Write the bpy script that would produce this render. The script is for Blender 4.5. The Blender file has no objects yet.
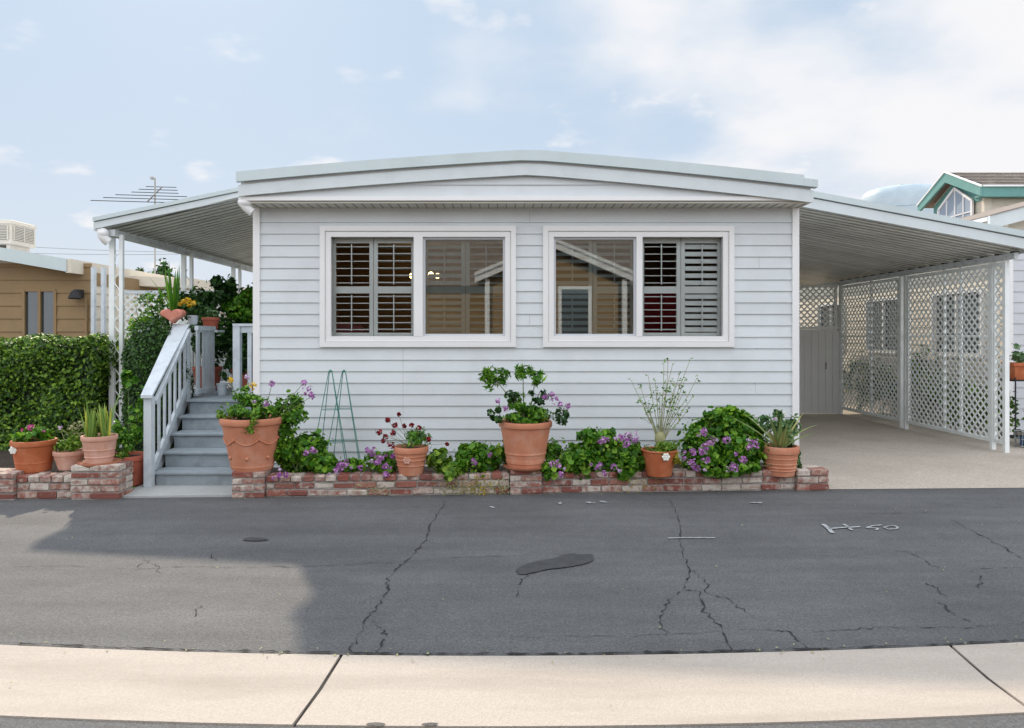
import bpy, math, random
import numpy as np
from mathutils import Vector, Matrix

# ------------------------------------------------------------------ camera, sky, sun, exposure
sc = bpy.context.scene
COL = sc.collection
cam_d = bpy.data.cameras.new('camera'); cam = bpy.data.objects.new('camera', cam_d); COL.objects.link(cam)
cam.location = (0, 0, 1.6); cam.rotation_euler = (math.radians(90), 0, 0)
cam_d.sensor_fit = 'HORIZONTAL'; cam_d.sensor_width = 36.0; cam_d.lens = 36.0*700/1024
cam_d.shift_x = 7/1024; cam_d.shift_y = -28/1024
cam_d.clip_start = 0.05; cam_d.clip_end = 2000
sc.camera = cam
KX, KD = 0.56, 1.21                      # shadow run per metre of height
SUN_EL = math.atan(1/math.hypot(KX, KD))
SUN_AZ = math.atan2(-KX, KD)             # from +Y towards +X
world = bpy.data.worlds.new('World'); sc.world = world; world.use_nodes = True
wt = world.node_tree; wn = wt.nodes; wl = wt.links
bg = wn['Background']; bg.inputs['Strength'].default_value = 0.15
sky = wn.new('ShaderNodeTexSky'); sky.sky_type = 'NISHITA'; sky.sun_disc = False
sky.sun_elevation = SUN_EL; sky.sun_rotation = SUN_AZ; sky.air_density = 1.0; sky.dust_density = 1.2; sky.ozone_density = 1.0
tc = wn.new('ShaderNodeTexCoord')
def wnode(t, **kw):
    n = wn.new(t)
    for k, v in kw.items(): setattr(n, k, v)
    return n
sep = wnode('ShaderNodeSeparateXYZ'); wl.new(tc.outputs['Generated'], sep.inputs[0])
def wmath(op, a, b=None, c=None, clamp=False):
    n = wnode('ShaderNodeMath', operation=op, use_clamp=clamp)
    for i, v in enumerate((a, b, c)):
        if v is None: continue
        if isinstance(v, (int, float)): n.inputs[i].default_value = v
        else: wl.new(v, n.inputs[i])
    return n.outputs[0]
# clouds: noise on a plane far overhead (direction / height)
hz = wmath('ADD', wmath('MAXIMUM', sep.outputs['Z'], 0.0), 0.22)
cu = wmath('DIVIDE', sep.outputs['X'], hz); cv = wmath('DIVIDE', sep.outputs['Y'], hz)
comb = wnode('ShaderNodeCombineXYZ'); wl.new(cu, comb.inputs[0]); wl.new(cv, comb.inputs[1]); comb.inputs[2].default_value = 3.7
n1 = wnode('ShaderNodeTexNoise'); n1.inputs['Scale'].default_value = 2.4; n1.inputs['Detail'].default_value = 5; n1.inputs['Roughness'].default_value = .46
wl.new(comb.outputs[0], n1.inputs['Vector'])
side = wmath('MULTIPLY', sep.outputs['X'], 0.50)                       # more cloud towards the right
cl = wmath('ADD', n1.outputs['Fac'], side)
mr = wnode('ShaderNodeMapRange', interpolation_type='SMOOTHSTEP'); wl.new(cl, mr.inputs[0])
mr.inputs[1].default_value = .44; mr.inputs[2].default_value = .84; mr.inputs[3].default_value = 0; mr.inputs[4].default_value = .95
# small separate puffs lower down
comb2 = wnode('ShaderNodeCombineXYZ'); wl.new(cu, comb2.inputs[0]); wl.new(cv, comb2.inputs[1]); comb2.inputs[2].default_value = 9.1
n2 = wnode('ShaderNodeTexNoise'); n2.inputs['Scale'].default_value = 3.6; n2.inputs['Detail'].default_value = 6; n2.inputs['Roughness'].default_value = .5
wl.new(comb2.outputs[0], n2.inputs['Vector'])
mr2 = wnode('ShaderNodeMapRange', interpolation_type='SMOOTHSTEP'); wl.new(n2.outputs['Fac'], mr2.inputs[0])
mr2.inputs[1].default_value = .57; mr2.inputs[2].default_value = .74; mr2.inputs[3].default_value = 0; mr2.inputs[4].default_value = .9
cloudf = wmath('MAXIMUM', mr.outputs[0], mr2.outputs[0])
hazef = wmath('MULTIPLY', wmath('POWER', wmath('SUBTRACT', 1.0, wmath('ABSOLUTE', sep.outputs['Z']), clamp=True), 5.0), 1.0)
base = wnode('ShaderNodeMix', data_type='RGBA'); base.inputs[0].default_value = 0.93
wl.new(sky.outputs[0], base.inputs[6]); base.inputs[7].default_value = (3.1, 3.95, 4.95, 1)     # thin high veil over the blue
m1 = wnode('ShaderNodeMix', data_type='RGBA'); wl.new(hazef, m1.inputs[0]); wl.new(base.outputs[2], m1.inputs[6]); m1.inputs[7].default_value = (4.6, 4.85, 5.25, 1)
m2 = wnode('ShaderNodeMix', data_type='RGBA'); wl.new(cloudf, m2.inputs[0]); wl.new(m1.outputs[2], m2.inputs[6]); m2.inputs[7].default_value = (5.75, 5.7, 5.8, 1)
# added fill: sky overhead and behind the camera brightened to light the house front
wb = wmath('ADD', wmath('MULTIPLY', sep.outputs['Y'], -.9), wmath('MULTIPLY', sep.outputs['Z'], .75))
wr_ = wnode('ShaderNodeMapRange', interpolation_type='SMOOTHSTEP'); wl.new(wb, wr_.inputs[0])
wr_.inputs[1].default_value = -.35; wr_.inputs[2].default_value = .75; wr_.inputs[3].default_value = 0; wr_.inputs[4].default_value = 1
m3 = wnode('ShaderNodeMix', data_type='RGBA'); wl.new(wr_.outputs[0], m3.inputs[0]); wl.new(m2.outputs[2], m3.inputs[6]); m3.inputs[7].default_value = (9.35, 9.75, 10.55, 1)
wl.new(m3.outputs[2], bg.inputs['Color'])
sun_d = bpy.data.lights.new('sun', 'SUN'); sun = bpy.data.objects.new('sun', sun_d); COL.objects.link(sun)
sun_d.energy = 3.35; sun_d.angle = math.radians(1.2); sun_d.color = (1.0, .85, .67)
sun.rotation_euler = Vector((KX, -KD, -1)).to_track_quat('-Z', 'Y').to_euler(); sun.location = (-8, 20, 15)
vs = sc.view_settings; vs.view_transform = 'Standard'; vs.look = 'None'; vs.gamma = 1.0; vs.use_curve_mapping = False
vs.exposure = 0.15
sc.render.engine = 'CYCLES'; sc.cycles.use_denoising = True
sc.cycles.max_bounces = 6; sc.cycles.diffuse_bounces = 3; sc.cycles.transparent_max_bounces = 12
sc.cycles.caustics_reflective = False; sc.cycles.caustics_refractive = False

R = random.Random(7)
NP = np.random.RandomState(11)

# ------------------------------------------------------------------ projection helpers: a pixel of the photo to a point in the place
def at(px, py, Y): return Vector(((px-505)*Y/700, Y, 1.6-(py-336)*Y/700))
def gp(px, py, z=0.0):
    Y = 700*(1.6-z)/(py-336); return Vector(((px-505)*Y/700, Y, z))

# ------------------------------------------------------------------ materials
def nodes(m):
    m.use_nodes = True; return m.node_tree.nodes, m.node_tree.links, m.node_tree.nodes['Principled BSDF']
def mat(name, col, rough=.6, var=.08, scale=6, bump=0.0, bscale=40, metal=0.0, dirt=None, dscale=1.5, damt=.5, spec=.5, isl=0.0):
    m = bpy.data.materials.new(name); N, L, P = nodes(m)
    P.inputs['Roughness'].default_value = rough; P.inputs['Metallic'].default_value = metal
    P.inputs['Specular IOR Level'].default_value = spec
    t = N.new('ShaderNodeTexCoord'); g = N.new('ShaderNodeNewGeometry')
    n = N.new('ShaderNodeTexNoise'); n.inputs['Scale'].default_value = scale; n.inputs['Detail'].default_value = 6
    L.new(t.outputs['Object'], n.inputs['Vector'])
    r = N.new('ShaderNodeMapRange'); L.new(n.outputs['Fac'], r.inputs[0]); r.inputs[1].default_value = .25; r.inputs[2].default_value = .75
    r.inputs[3].default_value = 1-var; r.inputs[4].default_value = 1+var
    out = r.outputs[0]
    if isl:
        a = N.new('ShaderNodeMapRange'); L.new(g.outputs['Random Per Island'], a.inputs[0]); a.inputs[3].default_value = 1-isl; a.inputs[4].default_value = 1+isl
        mu = N.new('ShaderNodeMath'); mu.operation = 'MULTIPLY'; L.new(out, mu.inputs[0]); L.new(a.outputs[0], mu.inputs[1]); out = mu.outputs[0]
    v = N.new('ShaderNodeVectorMath'); v.operation = 'SCALE'; v.inputs[0].default_value = col[:3]; L.new(out, v.inputs['Scale'])
    o = v.outputs[0]
    if dirt is not None:
        d = N.new('ShaderNodeTexNoise'); d.inputs['Scale'].default_value = dscale; d.inputs['Detail'].default_value = 9; d.inputs['Roughness'].default_value = .65
        L.new(t.outputs['Object'], d.inputs['Vector'])
        dr = N.new('ShaderNodeMapRange'); L.new(d.outputs['Fac'], dr.inputs[0]); dr.inputs[1].default_value = .48; dr.inputs[2].default_value = .72; dr.inputs[4].default_value = damt
        mx = N.new('ShaderNodeMix'); mx.data_type = 'RGBA'; L.new(dr.outputs[0], mx.inputs[0]); L.new(o, mx.inputs[6]); mx.inputs[7].default_value = (*dirt, 1); o = mx.outputs[2]
    L.new(o, P.inputs['Base Color'])
    if bump:
        b = N.new('ShaderNodeTexNoise'); b.inputs['Scale'].default_value = bscale; b.inputs['Detail'].default_value = 5; L.new(t.outputs['Object'], b.inputs['Vector'])
        bu = N.new('ShaderNodeBump'); bu.inputs['Strength'].default_value = bump; bu.inputs['Distance'].default_value = .01
        L.new(b.outputs['Fac'], bu.inputs['Height']); L.new(bu.outputs[0], P.inputs['Normal'])
    return m
def leafmat(name, dark, mid, light, trans=.3, rough=.45):
    m = bpy.data.materials.new(name); N, L, P = nodes(m)
    g = N.new('ShaderNodeNewGeometry'); cr = N.new('ShaderNodeValToRGB'); L.new(g.outputs['Random Per Island'], cr.inputs[0])
    e = cr.color_ramp.elements; e[0].color = (*dark, 1); e[1].color = (*[c*1.15 for c in light], 1); x = e.new(.55); x.color = (*mid, 1)
    P.inputs['Roughness'].default_value = rough; P.inputs['Specular IOR Level'].default_value = .35
    L.new(cr.outputs[0], P.inputs['Base Color'])
    tr = N.new('ShaderNodeBsdfTranslucent'); L.new(cr.outputs[0], tr.inputs[0])
    mx = N.new('ShaderNodeMixShader'); mx.inputs[0].default_value = trans
    L.new(P.outputs[0], mx.inputs[1]); L.new(tr.outputs[0], mx.inputs[2]); L.new(mx.outputs[0], N['Material Output'].inputs[0])
    return m
def glassmat(name, refl, tint=(1, 1, 1), ior=1.5):
    m = bpy.data.materials.new(name); N, L, P = nodes(m); N.remove(P)
    t = N.new('ShaderNodeBsdfTransparent'); t.inputs[0].default_value = (*tint, 1)
    g = N.new('ShaderNodeBsdfGlossy'); g.inputs['Roughness'].default_value = .015; g.inputs[0].default_value = (.95, .98, 1, 1)
    f = N.new('ShaderNodeFresnel'); f.inputs[0].default_value = ior
    a = N.new('ShaderNodeMath'); a.operation = 'ADD'; a.use_clamp = True; L.new(f.outputs[0], a.inputs[0]); a.inputs[1].default_value = refl
    mx = N.new('ShaderNodeMixShader'); L.new(a.outputs[0], mx.inputs[0]); L.new(t.outputs[0], mx.inputs[1]); L.new(g.outputs[0], mx.inputs[2])
    L.new(mx.outputs[0], N['Material Output'].inputs[0]); return m
def glowmat(name, col, s):
    m = bpy.data.materials.new(name); N, L, P = nodes(m)
    P.inputs['Emission Color'].default_value = (*col, 1); P.inputs['Emission Strength'].default_value = s; return m
def brickmat():
    m = bpy.data.materials.new('whitewashed_brick'); N, L, P = nodes(m); P.inputs['Roughness'].default_value = .9
    g = N.new('ShaderNodeNewGeometry'); t = N.new('ShaderNodeTexCoord')
    cr = N.new('ShaderNodeValToRGB'); L.new(g.outputs['Random Per Island'], cr.inputs[0]); cr.color_ramp.interpolation = 'LINEAR'
    e = cr.color_ramp.elements; e[0].color = (.27, .085, .06, 1); e[1].color = (.36, .17, .12, 1)
    x = e.new(.3); x.color = (.20, .075, .06, 1); x = e.new(.6); x.color = (.31, .12, .085, 1); x = e.new(.8); x.color = (.24, .11, .09, 1)
    n = N.new('ShaderNodeTexNoise'); n.inputs['Scale'].default_value = 16; n.inputs['Detail'].default_value = 8; n.inputs['Roughness'].default_value = .6; L.new(t.outputs['Object'], n.inputs['Vector'])
    mu = N.new('ShaderNodeMath'); mu.operation = 'MULTIPLY_ADD'; L.new(g.outputs['Random Per Island'], mu.inputs[0]); mu.inputs[1].default_value = 53.7; mu.inputs[2].default_value = .1
    fr = N.new('ShaderNodeMath'); fr.operation = 'FRACT'; L.new(mu.outputs[0], fr.inputs[0])
    ad = N.new('ShaderNodeMath'); ad.operation = 'MULTIPLY_ADD'; L.new(fr.outputs[0], ad.inputs[0]); ad.inputs[1].default_value = .42; L.new(n.outputs['Fac'], ad.inputs[2])
    mr = N.new('ShaderNodeMapRange'); L.new(ad.outputs[0], mr.inputs[0]); mr.inputs[1].default_value = .59; mr.inputs[2].default_value = .88; mr.inputs[4].default_value = .9
    n3 = N.new('ShaderNodeTexNoise'); n3.inputs['Scale'].default_value = 60; n3.inputs['Detail'].default_value = 4; L.new(t.outputs['Object'], n3.inputs['Vector'])
    wr = N.new('ShaderNodeValToRGB'); L.new(n3.outputs['Fac'], wr.inputs[0]); wr.color_ramp.elements[0].color = (.42, .36, .29, 1); wr.color_ramp.elements[1].color = (.78, .74, .66, 1)
    mx = N.new('ShaderNodeMix'); mx.data_type = 'RGBA'; L.new(mr.outputs[0], mx.inputs[0]); L.new(cr.outputs[0], mx.inputs[6]); L.new(wr.outputs[0], mx.inputs[7])
    L.new(mx.outputs[2], P.inputs['Base Color'])
    bu = N.new('ShaderNodeBump'); bu.inputs['Strength'].default_value = .7; bu.inputs['Distance'].default_value = .012; L.new(n.outputs['Fac'], bu.inputs['Height']); L.new(bu.outputs[0], P.inputs['Normal'])
    return m
def asphaltmat():
    m = bpy.data.materials.new('asphalt'); N, L, P = nodes(m); P.inputs['Roughness'].default_value = .82
    t = N.new('ShaderNodeTexCoord')
    def noise(s, d=5, r=.55, mp=None):
        n = N.new('ShaderNodeTexNoise'); n.inputs['Scale'].default_value = s; n.inputs['Detail'].default_value = d; n.inputs['Roughness'].default_value = r
        if mp:
            q = N.new('ShaderNodeMapping'); q.inputs['Scale'].default_value = mp; L.new(t.outputs['Object'], q.inputs[0]); L.new(q.outputs[0], n.inputs['Vector'])
        else: L.new(t.outputs['Object'], n.inputs['Vector'])
        return n.outputs['Fac']
    def rng(o, a, b, c, d):
        n = N.new('ShaderNodeMapRange'); L.new(o, n.inputs[0]); n.inputs[1].default_value = a; n.inputs[2].default_value = b; n.inputs[3].default_value = c; n.inputs[4].default_value = d; return n.outputs[0]
    def mul(a, b):
        n = N.new('ShaderNodeMath'); n.operation = 'MULTIPLY'; L.new(a, n.inputs[0]); L.new(b, n.inputs[1]); return n.outputs[0]
    f = mul(rng(noise(85, 4, .8), .3, .7, .50, 1.55), rng(noise(.9, 6), .3, .7, .86, 1.14))
    f = mul(f, rng(noise(1.3, 5, .6, (.35, 2.6, 1)), .3, .7, .82, 1.16))
    f = mul(f, rng(noise(420, 1), .62, .72, 1, 2.2)); f = mul(f, rng(noise(48, 3, .7), .3, .7, .78, 1.24)); f = mul(f, rng(noise(9, 6, .7), .3, .7, .88, 1.12))
    v = N.new('ShaderNodeVectorMath'); v.operation = 'SCALE'; v.inputs[0].default_value = (.096, .0975, .099); L.new(f, v.inputs['Scale']); L.new(v.outputs[0], P.inputs['Base Color'])
    bu = N.new('ShaderNodeBump'); bu.inputs['Strength'].default_value = .5; bu.inputs['Distance'].default_value = .006; L.new(noise(90, 4, .8), bu.inputs['Height']); L.new(bu.outputs[0], P.inputs['Normal'])
    return m
def aggregatemat(name, c1, c2, sc_, dirt, damt=.6, stretch=None):
    m = bpy.data.materials.new(name); N, L, P = nodes(m); P.inputs['Roughness'].default_value = .85
    t = N.new('ShaderNodeTexCoord')
    v = N.new('ShaderNodeTexVoronoi'); v.inputs['Scale'].default_value = sc_; L.new(t.outputs['Object'], v.inputs['Vector'])
    mx = N.new('ShaderNodeMix'); mx.data_type = 'RGBA'; s = N.new('ShaderNodeSeparateColor'); L.new(v.outputs['Color'], s.inputs[0]); L.new(s.outputs[0], mx.inputs[0])
    mx.inputs[6].default_value = (*c1, 1); mx.inputs[7].default_value = (*c2, 1)
    n = N.new('ShaderNodeTexNoise'); n.inputs['Scale'].default_value = .9; n.inputs['Detail'].default_value = 8; n.inputs['Roughness'].default_value = .62
    if stretch:
        q = N.new('ShaderNodeMapping'); q.inputs['Scale'].default_value = stretch; L.new(t.outputs['Object'], q.inputs[0]); L.new(q.outputs[0], n.inputs['Vector'])
    else: L.new(t.outputs['Object'], n.inputs['Vector'])
    r = N.new('ShaderNodeMapRange'); L.new(n.outputs['Fac'], r.inputs[0]); r.inputs[1].default_value = .46; r.inputs[2].default_value = .72; r.inputs[4].default_value = damt
    m2 = N.new('ShaderNodeMix'); m2.data_type = 'RGBA'; L.new(r.outputs[0], m2.inputs[0]); L.new(mx.outputs[2], m2.inputs[6]); m2.inputs[7].default_value = (*dirt, 1)
    L.new(m2.outputs[2], P.inputs['Base Color'])
    bu = N.new('ShaderNodeBump'); bu.inputs['Strength'].default_value = .4; bu.inputs['Distance'].default_value = .005; L.new(v.outputs['Distance'], bu.inputs['Height']); L.new(bu.outputs[0], P.inputs['Normal'])
    return m
M = dict(
 siding=mat('pale_blue_siding', (.68, .722, .738), .55, .035, 2.2, .12, 30, dirt=(.50, .52, .52), dscale=1.4, damt=.35, isl=.03),
 soffit=mat('cream_soffit', (.70, .67, .60), .6, .06, 3),
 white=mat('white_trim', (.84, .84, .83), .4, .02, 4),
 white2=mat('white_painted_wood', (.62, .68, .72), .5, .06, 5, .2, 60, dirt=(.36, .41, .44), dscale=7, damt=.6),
 rooff=mat('pale_green_roof_metal', (.55, .635, .64), .38, .05, 2, dirt=(.45, .50, .50), dscale=2.5, damt=.35),
 canopy=mat('canopy_metal', (.64, .70, .71), .42, .05, 2, dirt=(.45, .50, .50), dscale=3, damt=.3),
 pan=mat('ribbed_canopy_underside', (.80, .81, .76), .4, .06, 3, dirt=(.45, .44, .38), dscale=1.1, damt=.45, isl=.14),
 beam=mat('canopy_beam', (.62, .66, .67), .5, .1, 5, dirt=(.2, .19, .17), dscale=9, damt=.6),
 lattice=mat('white_lattice', (.86, .90, .89), .55, .05, 4, dirt=(.62, .66, .62), dscale=3, damt=.4),
 gatep=mat('grey_gate_panel', (.76, .77, .76), .6, .04, 3),
 wood_in=mat('shutter_paint', (.73, .76, .74), .45, .03, 4),
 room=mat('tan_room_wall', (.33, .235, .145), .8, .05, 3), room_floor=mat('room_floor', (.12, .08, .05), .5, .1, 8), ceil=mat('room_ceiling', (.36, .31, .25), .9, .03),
 tread=mat('grey_blue_step_paint', (.32, .37, .40), .6, .1, 5, .25, 50, dirt=(.15, .18, .20), dscale=6, damt=.6),
 terra=mat('terracotta', (.57, .225, .125), .85, .14, 7, .35, 60, dirt=(.62, .38, .27), dscale=6, damt=.6),
 terra_o=mat('orange_terracotta', (.46, .125, .042), .7, .14, 7, .25, 60, dirt=(.52, .24, .14), dscale=7, damt=.5),
 terra_p=mat('pale_pink_terracotta', (.62, .34, .25), .85, .08, 7, .3, 60, dirt=(.74, .58, .50), dscale=6, damt=.6),
 terra_r=mat('red_clay', (.46, .12, .07), .7, .08, 7, .2, 50),
 heart=mat('salmon_clay', (.62, .23, .16), .6, .08, 9, dirt=(.7, .4, .3), dscale=8, damt=.5),
 saucer=mat('dark_clay_saucer', (.33, .12, .06), .7, .12, 9, .2, 50),
 brick=brickmat(), mortar=mat('mortar', (.33, .30, .27), .95, .25, 20, .8, 90, dirt=(.14, .12, .10), dscale=9, damt=.6),
 soil=mat('potting_soil', (.05, .035, .024), .95, .35, 30, 1.0, 60),
 asphalt=asphaltmat(),
 concrete=aggregatemat('gutter_concrete', (.50, .445, .385), (.42, .375, .325), 150, (.33, .285, .24), .75, (.55, 3.2, 1)),
 drive=aggregatemat('driveway_aggregate', (.58, .515, .43), (.40, .35, .295), 70, (.33, .285, .235), .6),
 slab=aggregatemat('entry_slab', (.50, .52, .50), (.42, .44, .43), 160, (.33, .34, .33), .5),
 crack=mat('crack_dark', (.022, .022, .023), .95, .2, 20), joint=mat('joint_dark', (.045, .04, .035), .95, .4, 30),  # near-black surface colour for the crack lines and joints
 stain=mat('oil_stain', (.050, .052, .056), .6, .3, 14, .4, 120), paint=mat('worn_road_paint', (.42, .44, .45), .8, .15, 25, .4, 120, dirt=(.16, .16, .17), dscale=30, damt=.95),
 ground=mat('bare_ground', (.27, .225, .17), .95, .25, 2, .6, 30),
 tan=mat('tan_siding', (.29, .195, .095), .75, .07, 3, .2, 20, dirt=(.20, .14, .08), dscale=2, damt=.5),
 cream=mat('cream_siding', (.70, .64, .53), .7, .05, 3), grey=mat('grey_siding', (.60, .62, .65), .6, .04, 3),
 teal=mat('teal_trim', (.12, .30, .275), .6, .06, 4, dirt=(.22, .42, .39), dscale=3, damt=.4),
 shingle=mat('brown_shingles', (.27, .23, .20), .95, .2, 5, .5, 20, dirt=(.17, .15, .14), dscale=12, damt=.8, isl=.2),
 roofw=mat('white_metal_roof', (.72, .75, .77), .5, .04, 3, dirt=(.5, .5, .48), dscale=3, damt=.3),
 tank=mat('pale_blue_tank', (.42, .52, .58), .45, .05, .6, dirt=(.62, .70, .75), dscale=.9, damt=.5),
 dark=mat('dark_metal', (.03, .03, .032), .8, .1, 9), black=mat('dark_opening', (.01, .011, .012), .8, 0, 5),
 winb=mat('neighbour_glass', (.05, .065, .07), .06, .2, 1.5, spec=1.0), steel=mat('weathered_steel', (.34, .36, .36), .5, .1, 8, metal=.4),
 acb=mat('cooler_beige', (.62, .58, .50), .6, .06, 5), acd=mat('cooler_louver', (.33, .32, .29), .7, .1, 9),
 green=mat('green_wire', (.05, .22, .17), .4, .1, 9), blue=mat('blue_plastic', (.02, .10, .24), .4, .1, 9),
 red=mat('red_upholstery', (.42, .03, .035), .8, .1, 9), pink=mat('pink_upholstery', (.62, .22, .2), .8, .1, 9),
 brass=mat('brass', (.5, .35, .14), .35, .05, 9, metal=.8), bulb=glowmat('lit_bulb', (1, .62, .25), 14),
 bark=mat('bark', (.13, .095, .06), .9, .2, 15, .5, 40), stem=mat('green_stem', (.15, .2, .07), .7, .2, 15), drystem=mat('dry_stem', (.30, .30, .15), .8, .2, 15),
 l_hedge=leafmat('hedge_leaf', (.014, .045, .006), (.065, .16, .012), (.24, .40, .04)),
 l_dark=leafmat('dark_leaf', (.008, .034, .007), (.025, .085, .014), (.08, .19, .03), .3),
 l_mound=leafmat('small_dark_leaf', (.010, .040, .006), (.03, .09, .012), (.07, .17, .022), .2),
 l_ger=leafmat('geranium_leaf', (.026, .115, .008), (.085, .25, .016), (.24, .44, .035)),
 l_bright=leafmat('bright_leaf', (.05, .13, .012), (.13, .27, .02), (.30, .44, .05), .35),
 l_young=leafmat('young_leaf', (.06, .18, .012), (.14, .32, .025), (.30, .48, .05), .35),
 l_gold=leafmat('yellow_leaf', (.16, .20, .02), (.42, .36, .04), (.6, .45, .06), .35),
 l_blade=leafmat('blade_leaf', (.12, .27, .05), (.38, .52, .13), (.75, .68, .10), .2),
 l_aloe=leafmat('aloe_leaf', (.16, .24, .08), (.32, .38, .13), (.55, .48, .20), .1),
 l_grey=leafmat('grey_green_leaf', (.05, .13, .04), (.12, .25, .09), (.26, .38, .18), .2),
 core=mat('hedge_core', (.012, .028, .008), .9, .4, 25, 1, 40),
 f_pur=leafmat('purple_petal', (.34, .10, .36), (.52, .22, .54), (.74, .46, .74), .3), f_mag=leafmat('magenta_petal', (.5, .04, .22), (.62, .08, .34), (.7, .2, .5), .3),
 f_red=leafmat('dark_red_petal', (.12, .006, .012), (.25, .012, .02), (.42, .03, .04), .2), f_yel=leafmat('yellow_petal', (.75, .45, .02), (.85, .58, .04), (.9, .7, .12), .3),
 f_lil=leafmat('lilac_petal', (.55, .38, .6), (.66, .5, .7), (.8, .7, .8), .3), f_white=mat('white_petal', (.82, .82, .74), .6),
 glass_r=glassmat('reflecting_glass', .12, (.78, .82, .82), 1.5), glass_c=glassmat('clear_glass', -.02, (.94, .95, .95), 1.3),
)

# ------------------------------------------------------------------ object helpers
def origin(o):
    v = Vector((0, 0, 0))
    while o is not None: v += o.location; o = o.parent
    return v
class MB:
    def __init__(s): s.v = []; s.f = []; s.T = None
    def add(s, vs, fs):
        n = len(s.v)
        if s.T is not None: vs = [s.T @ Vector(p) for p in vs]
        s.v += [tuple(p) for p in vs]; s.f += [tuple(i+n for i in f) for f in fs]; return s
    def box(s, x0, x1, y0, y1, z0, z1):
        return s.add([(x0,y0,z0),(x1,y0,z0),(x1,y1,z0),(x0,y1,z0),(x0,y0,z1),(x1,y0,z1),(x1,y1,z1),(x0,y1,z1)],
                     [(0,3,2,1),(4,5,6,7),(0,1,5,4),(1,2,6,5),(2,3,7,6),(3,0,4,7)])
    def bevbox(s, x0, x1, y0, y1, z0, z1, b, jt=0):
        v = []; 
        for (z, i) in ((z0, b), (z0+b, 0), (z1-b, 0), (z1, b)):
            v += [(x0+i,y0+i,z),(x1-i,y0+i,z),(x1-i,y1-i,z),(x0+i,y1-i,z)]
        if jt: v = [tuple(c+R.uniform(-jt, jt) for c in p) for p in v]
        f = [(3,2,1,0),(12,13,14,15)]
        for k in range(3):
            for j in range(4): f.append((k*4+j, k*4+(j+1)%4, k*4+4+(j+1)%4, k*4+4+j))
        return s.add(v, f)
    def bar(s, p0, p1, w, h, up=(0,0,1)):
        p0 = Vector(p0); p1 = Vector(p1); d = (p1-p0).normalized(); a = d.cross(Vector(up))
        if a.length < 1e-4: a = d.cross(Vector((0,1,0)))
        a.normalize(); b = a.cross(d).normalized(); a = a*w/2; b = b*h/2
        v = [p0-a-b, p0+a-b, p0+a+b, p0-a+b, p1-a-b, p1+a-b, p1+a+b, p1-a+b]
        return s.add(v, [(0,1,2,3),(7,6,5,4),(0,4,5,1),(1,5,6,2),(2,6,7,3),(3,7,4,0)])
    def tube(s, pts, r, n=8, r1=None):
        pts = [Vector(p) for p in pts]; k = len(pts); vs = []; prev = None
        for i, p in enumerate(pts):
            d = (pts[min(i+1,k-1)]-pts[max(i-1,0)]).normalized()
            a = d.cross(Vector((0,0,1))) if abs(d.z) < .95 else d.cross(Vector((1,0,0)))
            a.normalize(); b = d.cross(a); rr = r if r1 is None else r+(r1-r)*i/(k-1)
            vs += [p+(a*math.cos(2*math.pi*j/n)+b*math.sin(2*math.pi*j/n))*rr for j in range(n)]
        fs = [(i*n+j, i*n+(j+1)%n, (i+1)*n+(j+1)%n, (i+1)*n+j) for i in range(k-1) for j in range(n)]
        fs += [tuple(range(n))[::-1], tuple((k-1)*n+j for j in range(n))]
        return s.add(vs, fs)
    def lathe(s, prof, n=32, c=(0,0,0), cap=True):
        vs = [(c[0]+r*math.cos(2*math.pi*j/n), c[1]+r*math.sin(2*math.pi*j/n), c[2]+z) for r, z in prof for j in range(n)]
        fs = [(i*n+j, i*n+(j+1)%n, (i+1)*n+(j+1)%n, (i+1)*n+j) for i in range(len(prof)-1) for j in range(n)]
        if cap: fs += [tuple(range(n))[::-1], tuple((len(prof)-1)*n+j for j in range(n))]
        return s.add(vs, fs)
    def ball(s, c, r, n=10, sc=(1,1,1)):
        prof = [(max(1e-4, math.sin(math.pi*i/n)), -math.cos(math.pi*i/n)) for i in range(n+1)]
        vs = [(c[0]+r*sc[0]*a*math.cos(2*math.pi*j/n), c[1]+r*sc[1]*a*math.sin(2*math.pi*j/n), c[2]+r*sc[2]*z) for a, z in prof for j in range(n)]
        return s.add(vs, [(i*n+j, i*n+(j+1)%n, (i+1)*n+(j+1)%n, (i+1)*n+j) for i in range(n) for j in range(n)])
    def prism(s, poly, y0, y1):           # poly in x,z extruded in y
        n = len(poly); vs = [(x,y0,z) for x,z in poly]+[(x,y1,z) for x,z in poly]
        return s.add(vs, [tuple(range(n)), tuple(range(2*n-1,n-1,-1))]+[(i,i+n,(i+1)%n+n,(i+1)%n) for i in range(n)])
    def prismx(s, poly, x0, x1):          # poly in y,z extruded in x
        n = len(poly); vs = [(x0,y,z) for y,z in poly]+[(x1,y,z) for y,z in poly]
        return s.add(vs, [tuple(range(n))[::-1], tuple(range(n,2*n))]+[(i,(i+1)%n,(i+1)%n+n,i+n) for i in range(n)])
    def prismz(s, poly, z0, z1):
        n = len(poly); vs = [(x,y,z0) for x,y in poly]+[(x,y,z1) for x,y in poly]
        return s.add(vs, [tuple(range(n))[::-1], tuple(range(n,2*n))]+[(i,(i+1)%n,(i+1)%n+n,i+n) for i in range(n)])
    def build(s, name, m, parent=None, smooth=False, label=None):
        o0 = origin(parent)
        me = bpy.data.meshes.new(name); me.from_pydata([(x-o0.x, y-o0.y, z-o0.z) for x,y,z in s.v], [], s.f)
        me.materials.append(m); me.validate(); me.update()
        if smooth: me.shade_smooth() if smooth is True else None
        if smooth == 'auto':
            me.shade_smooth()
            try: me.set_sharp_from_angle(angle=math.radians(35))
            except Exception: pass
        o = bpy.data.objects.new(name, me); COL.objects.link(o)
        if parent is not None: o.parent = parent
        if label: o['label'] = label
        return o
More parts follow.
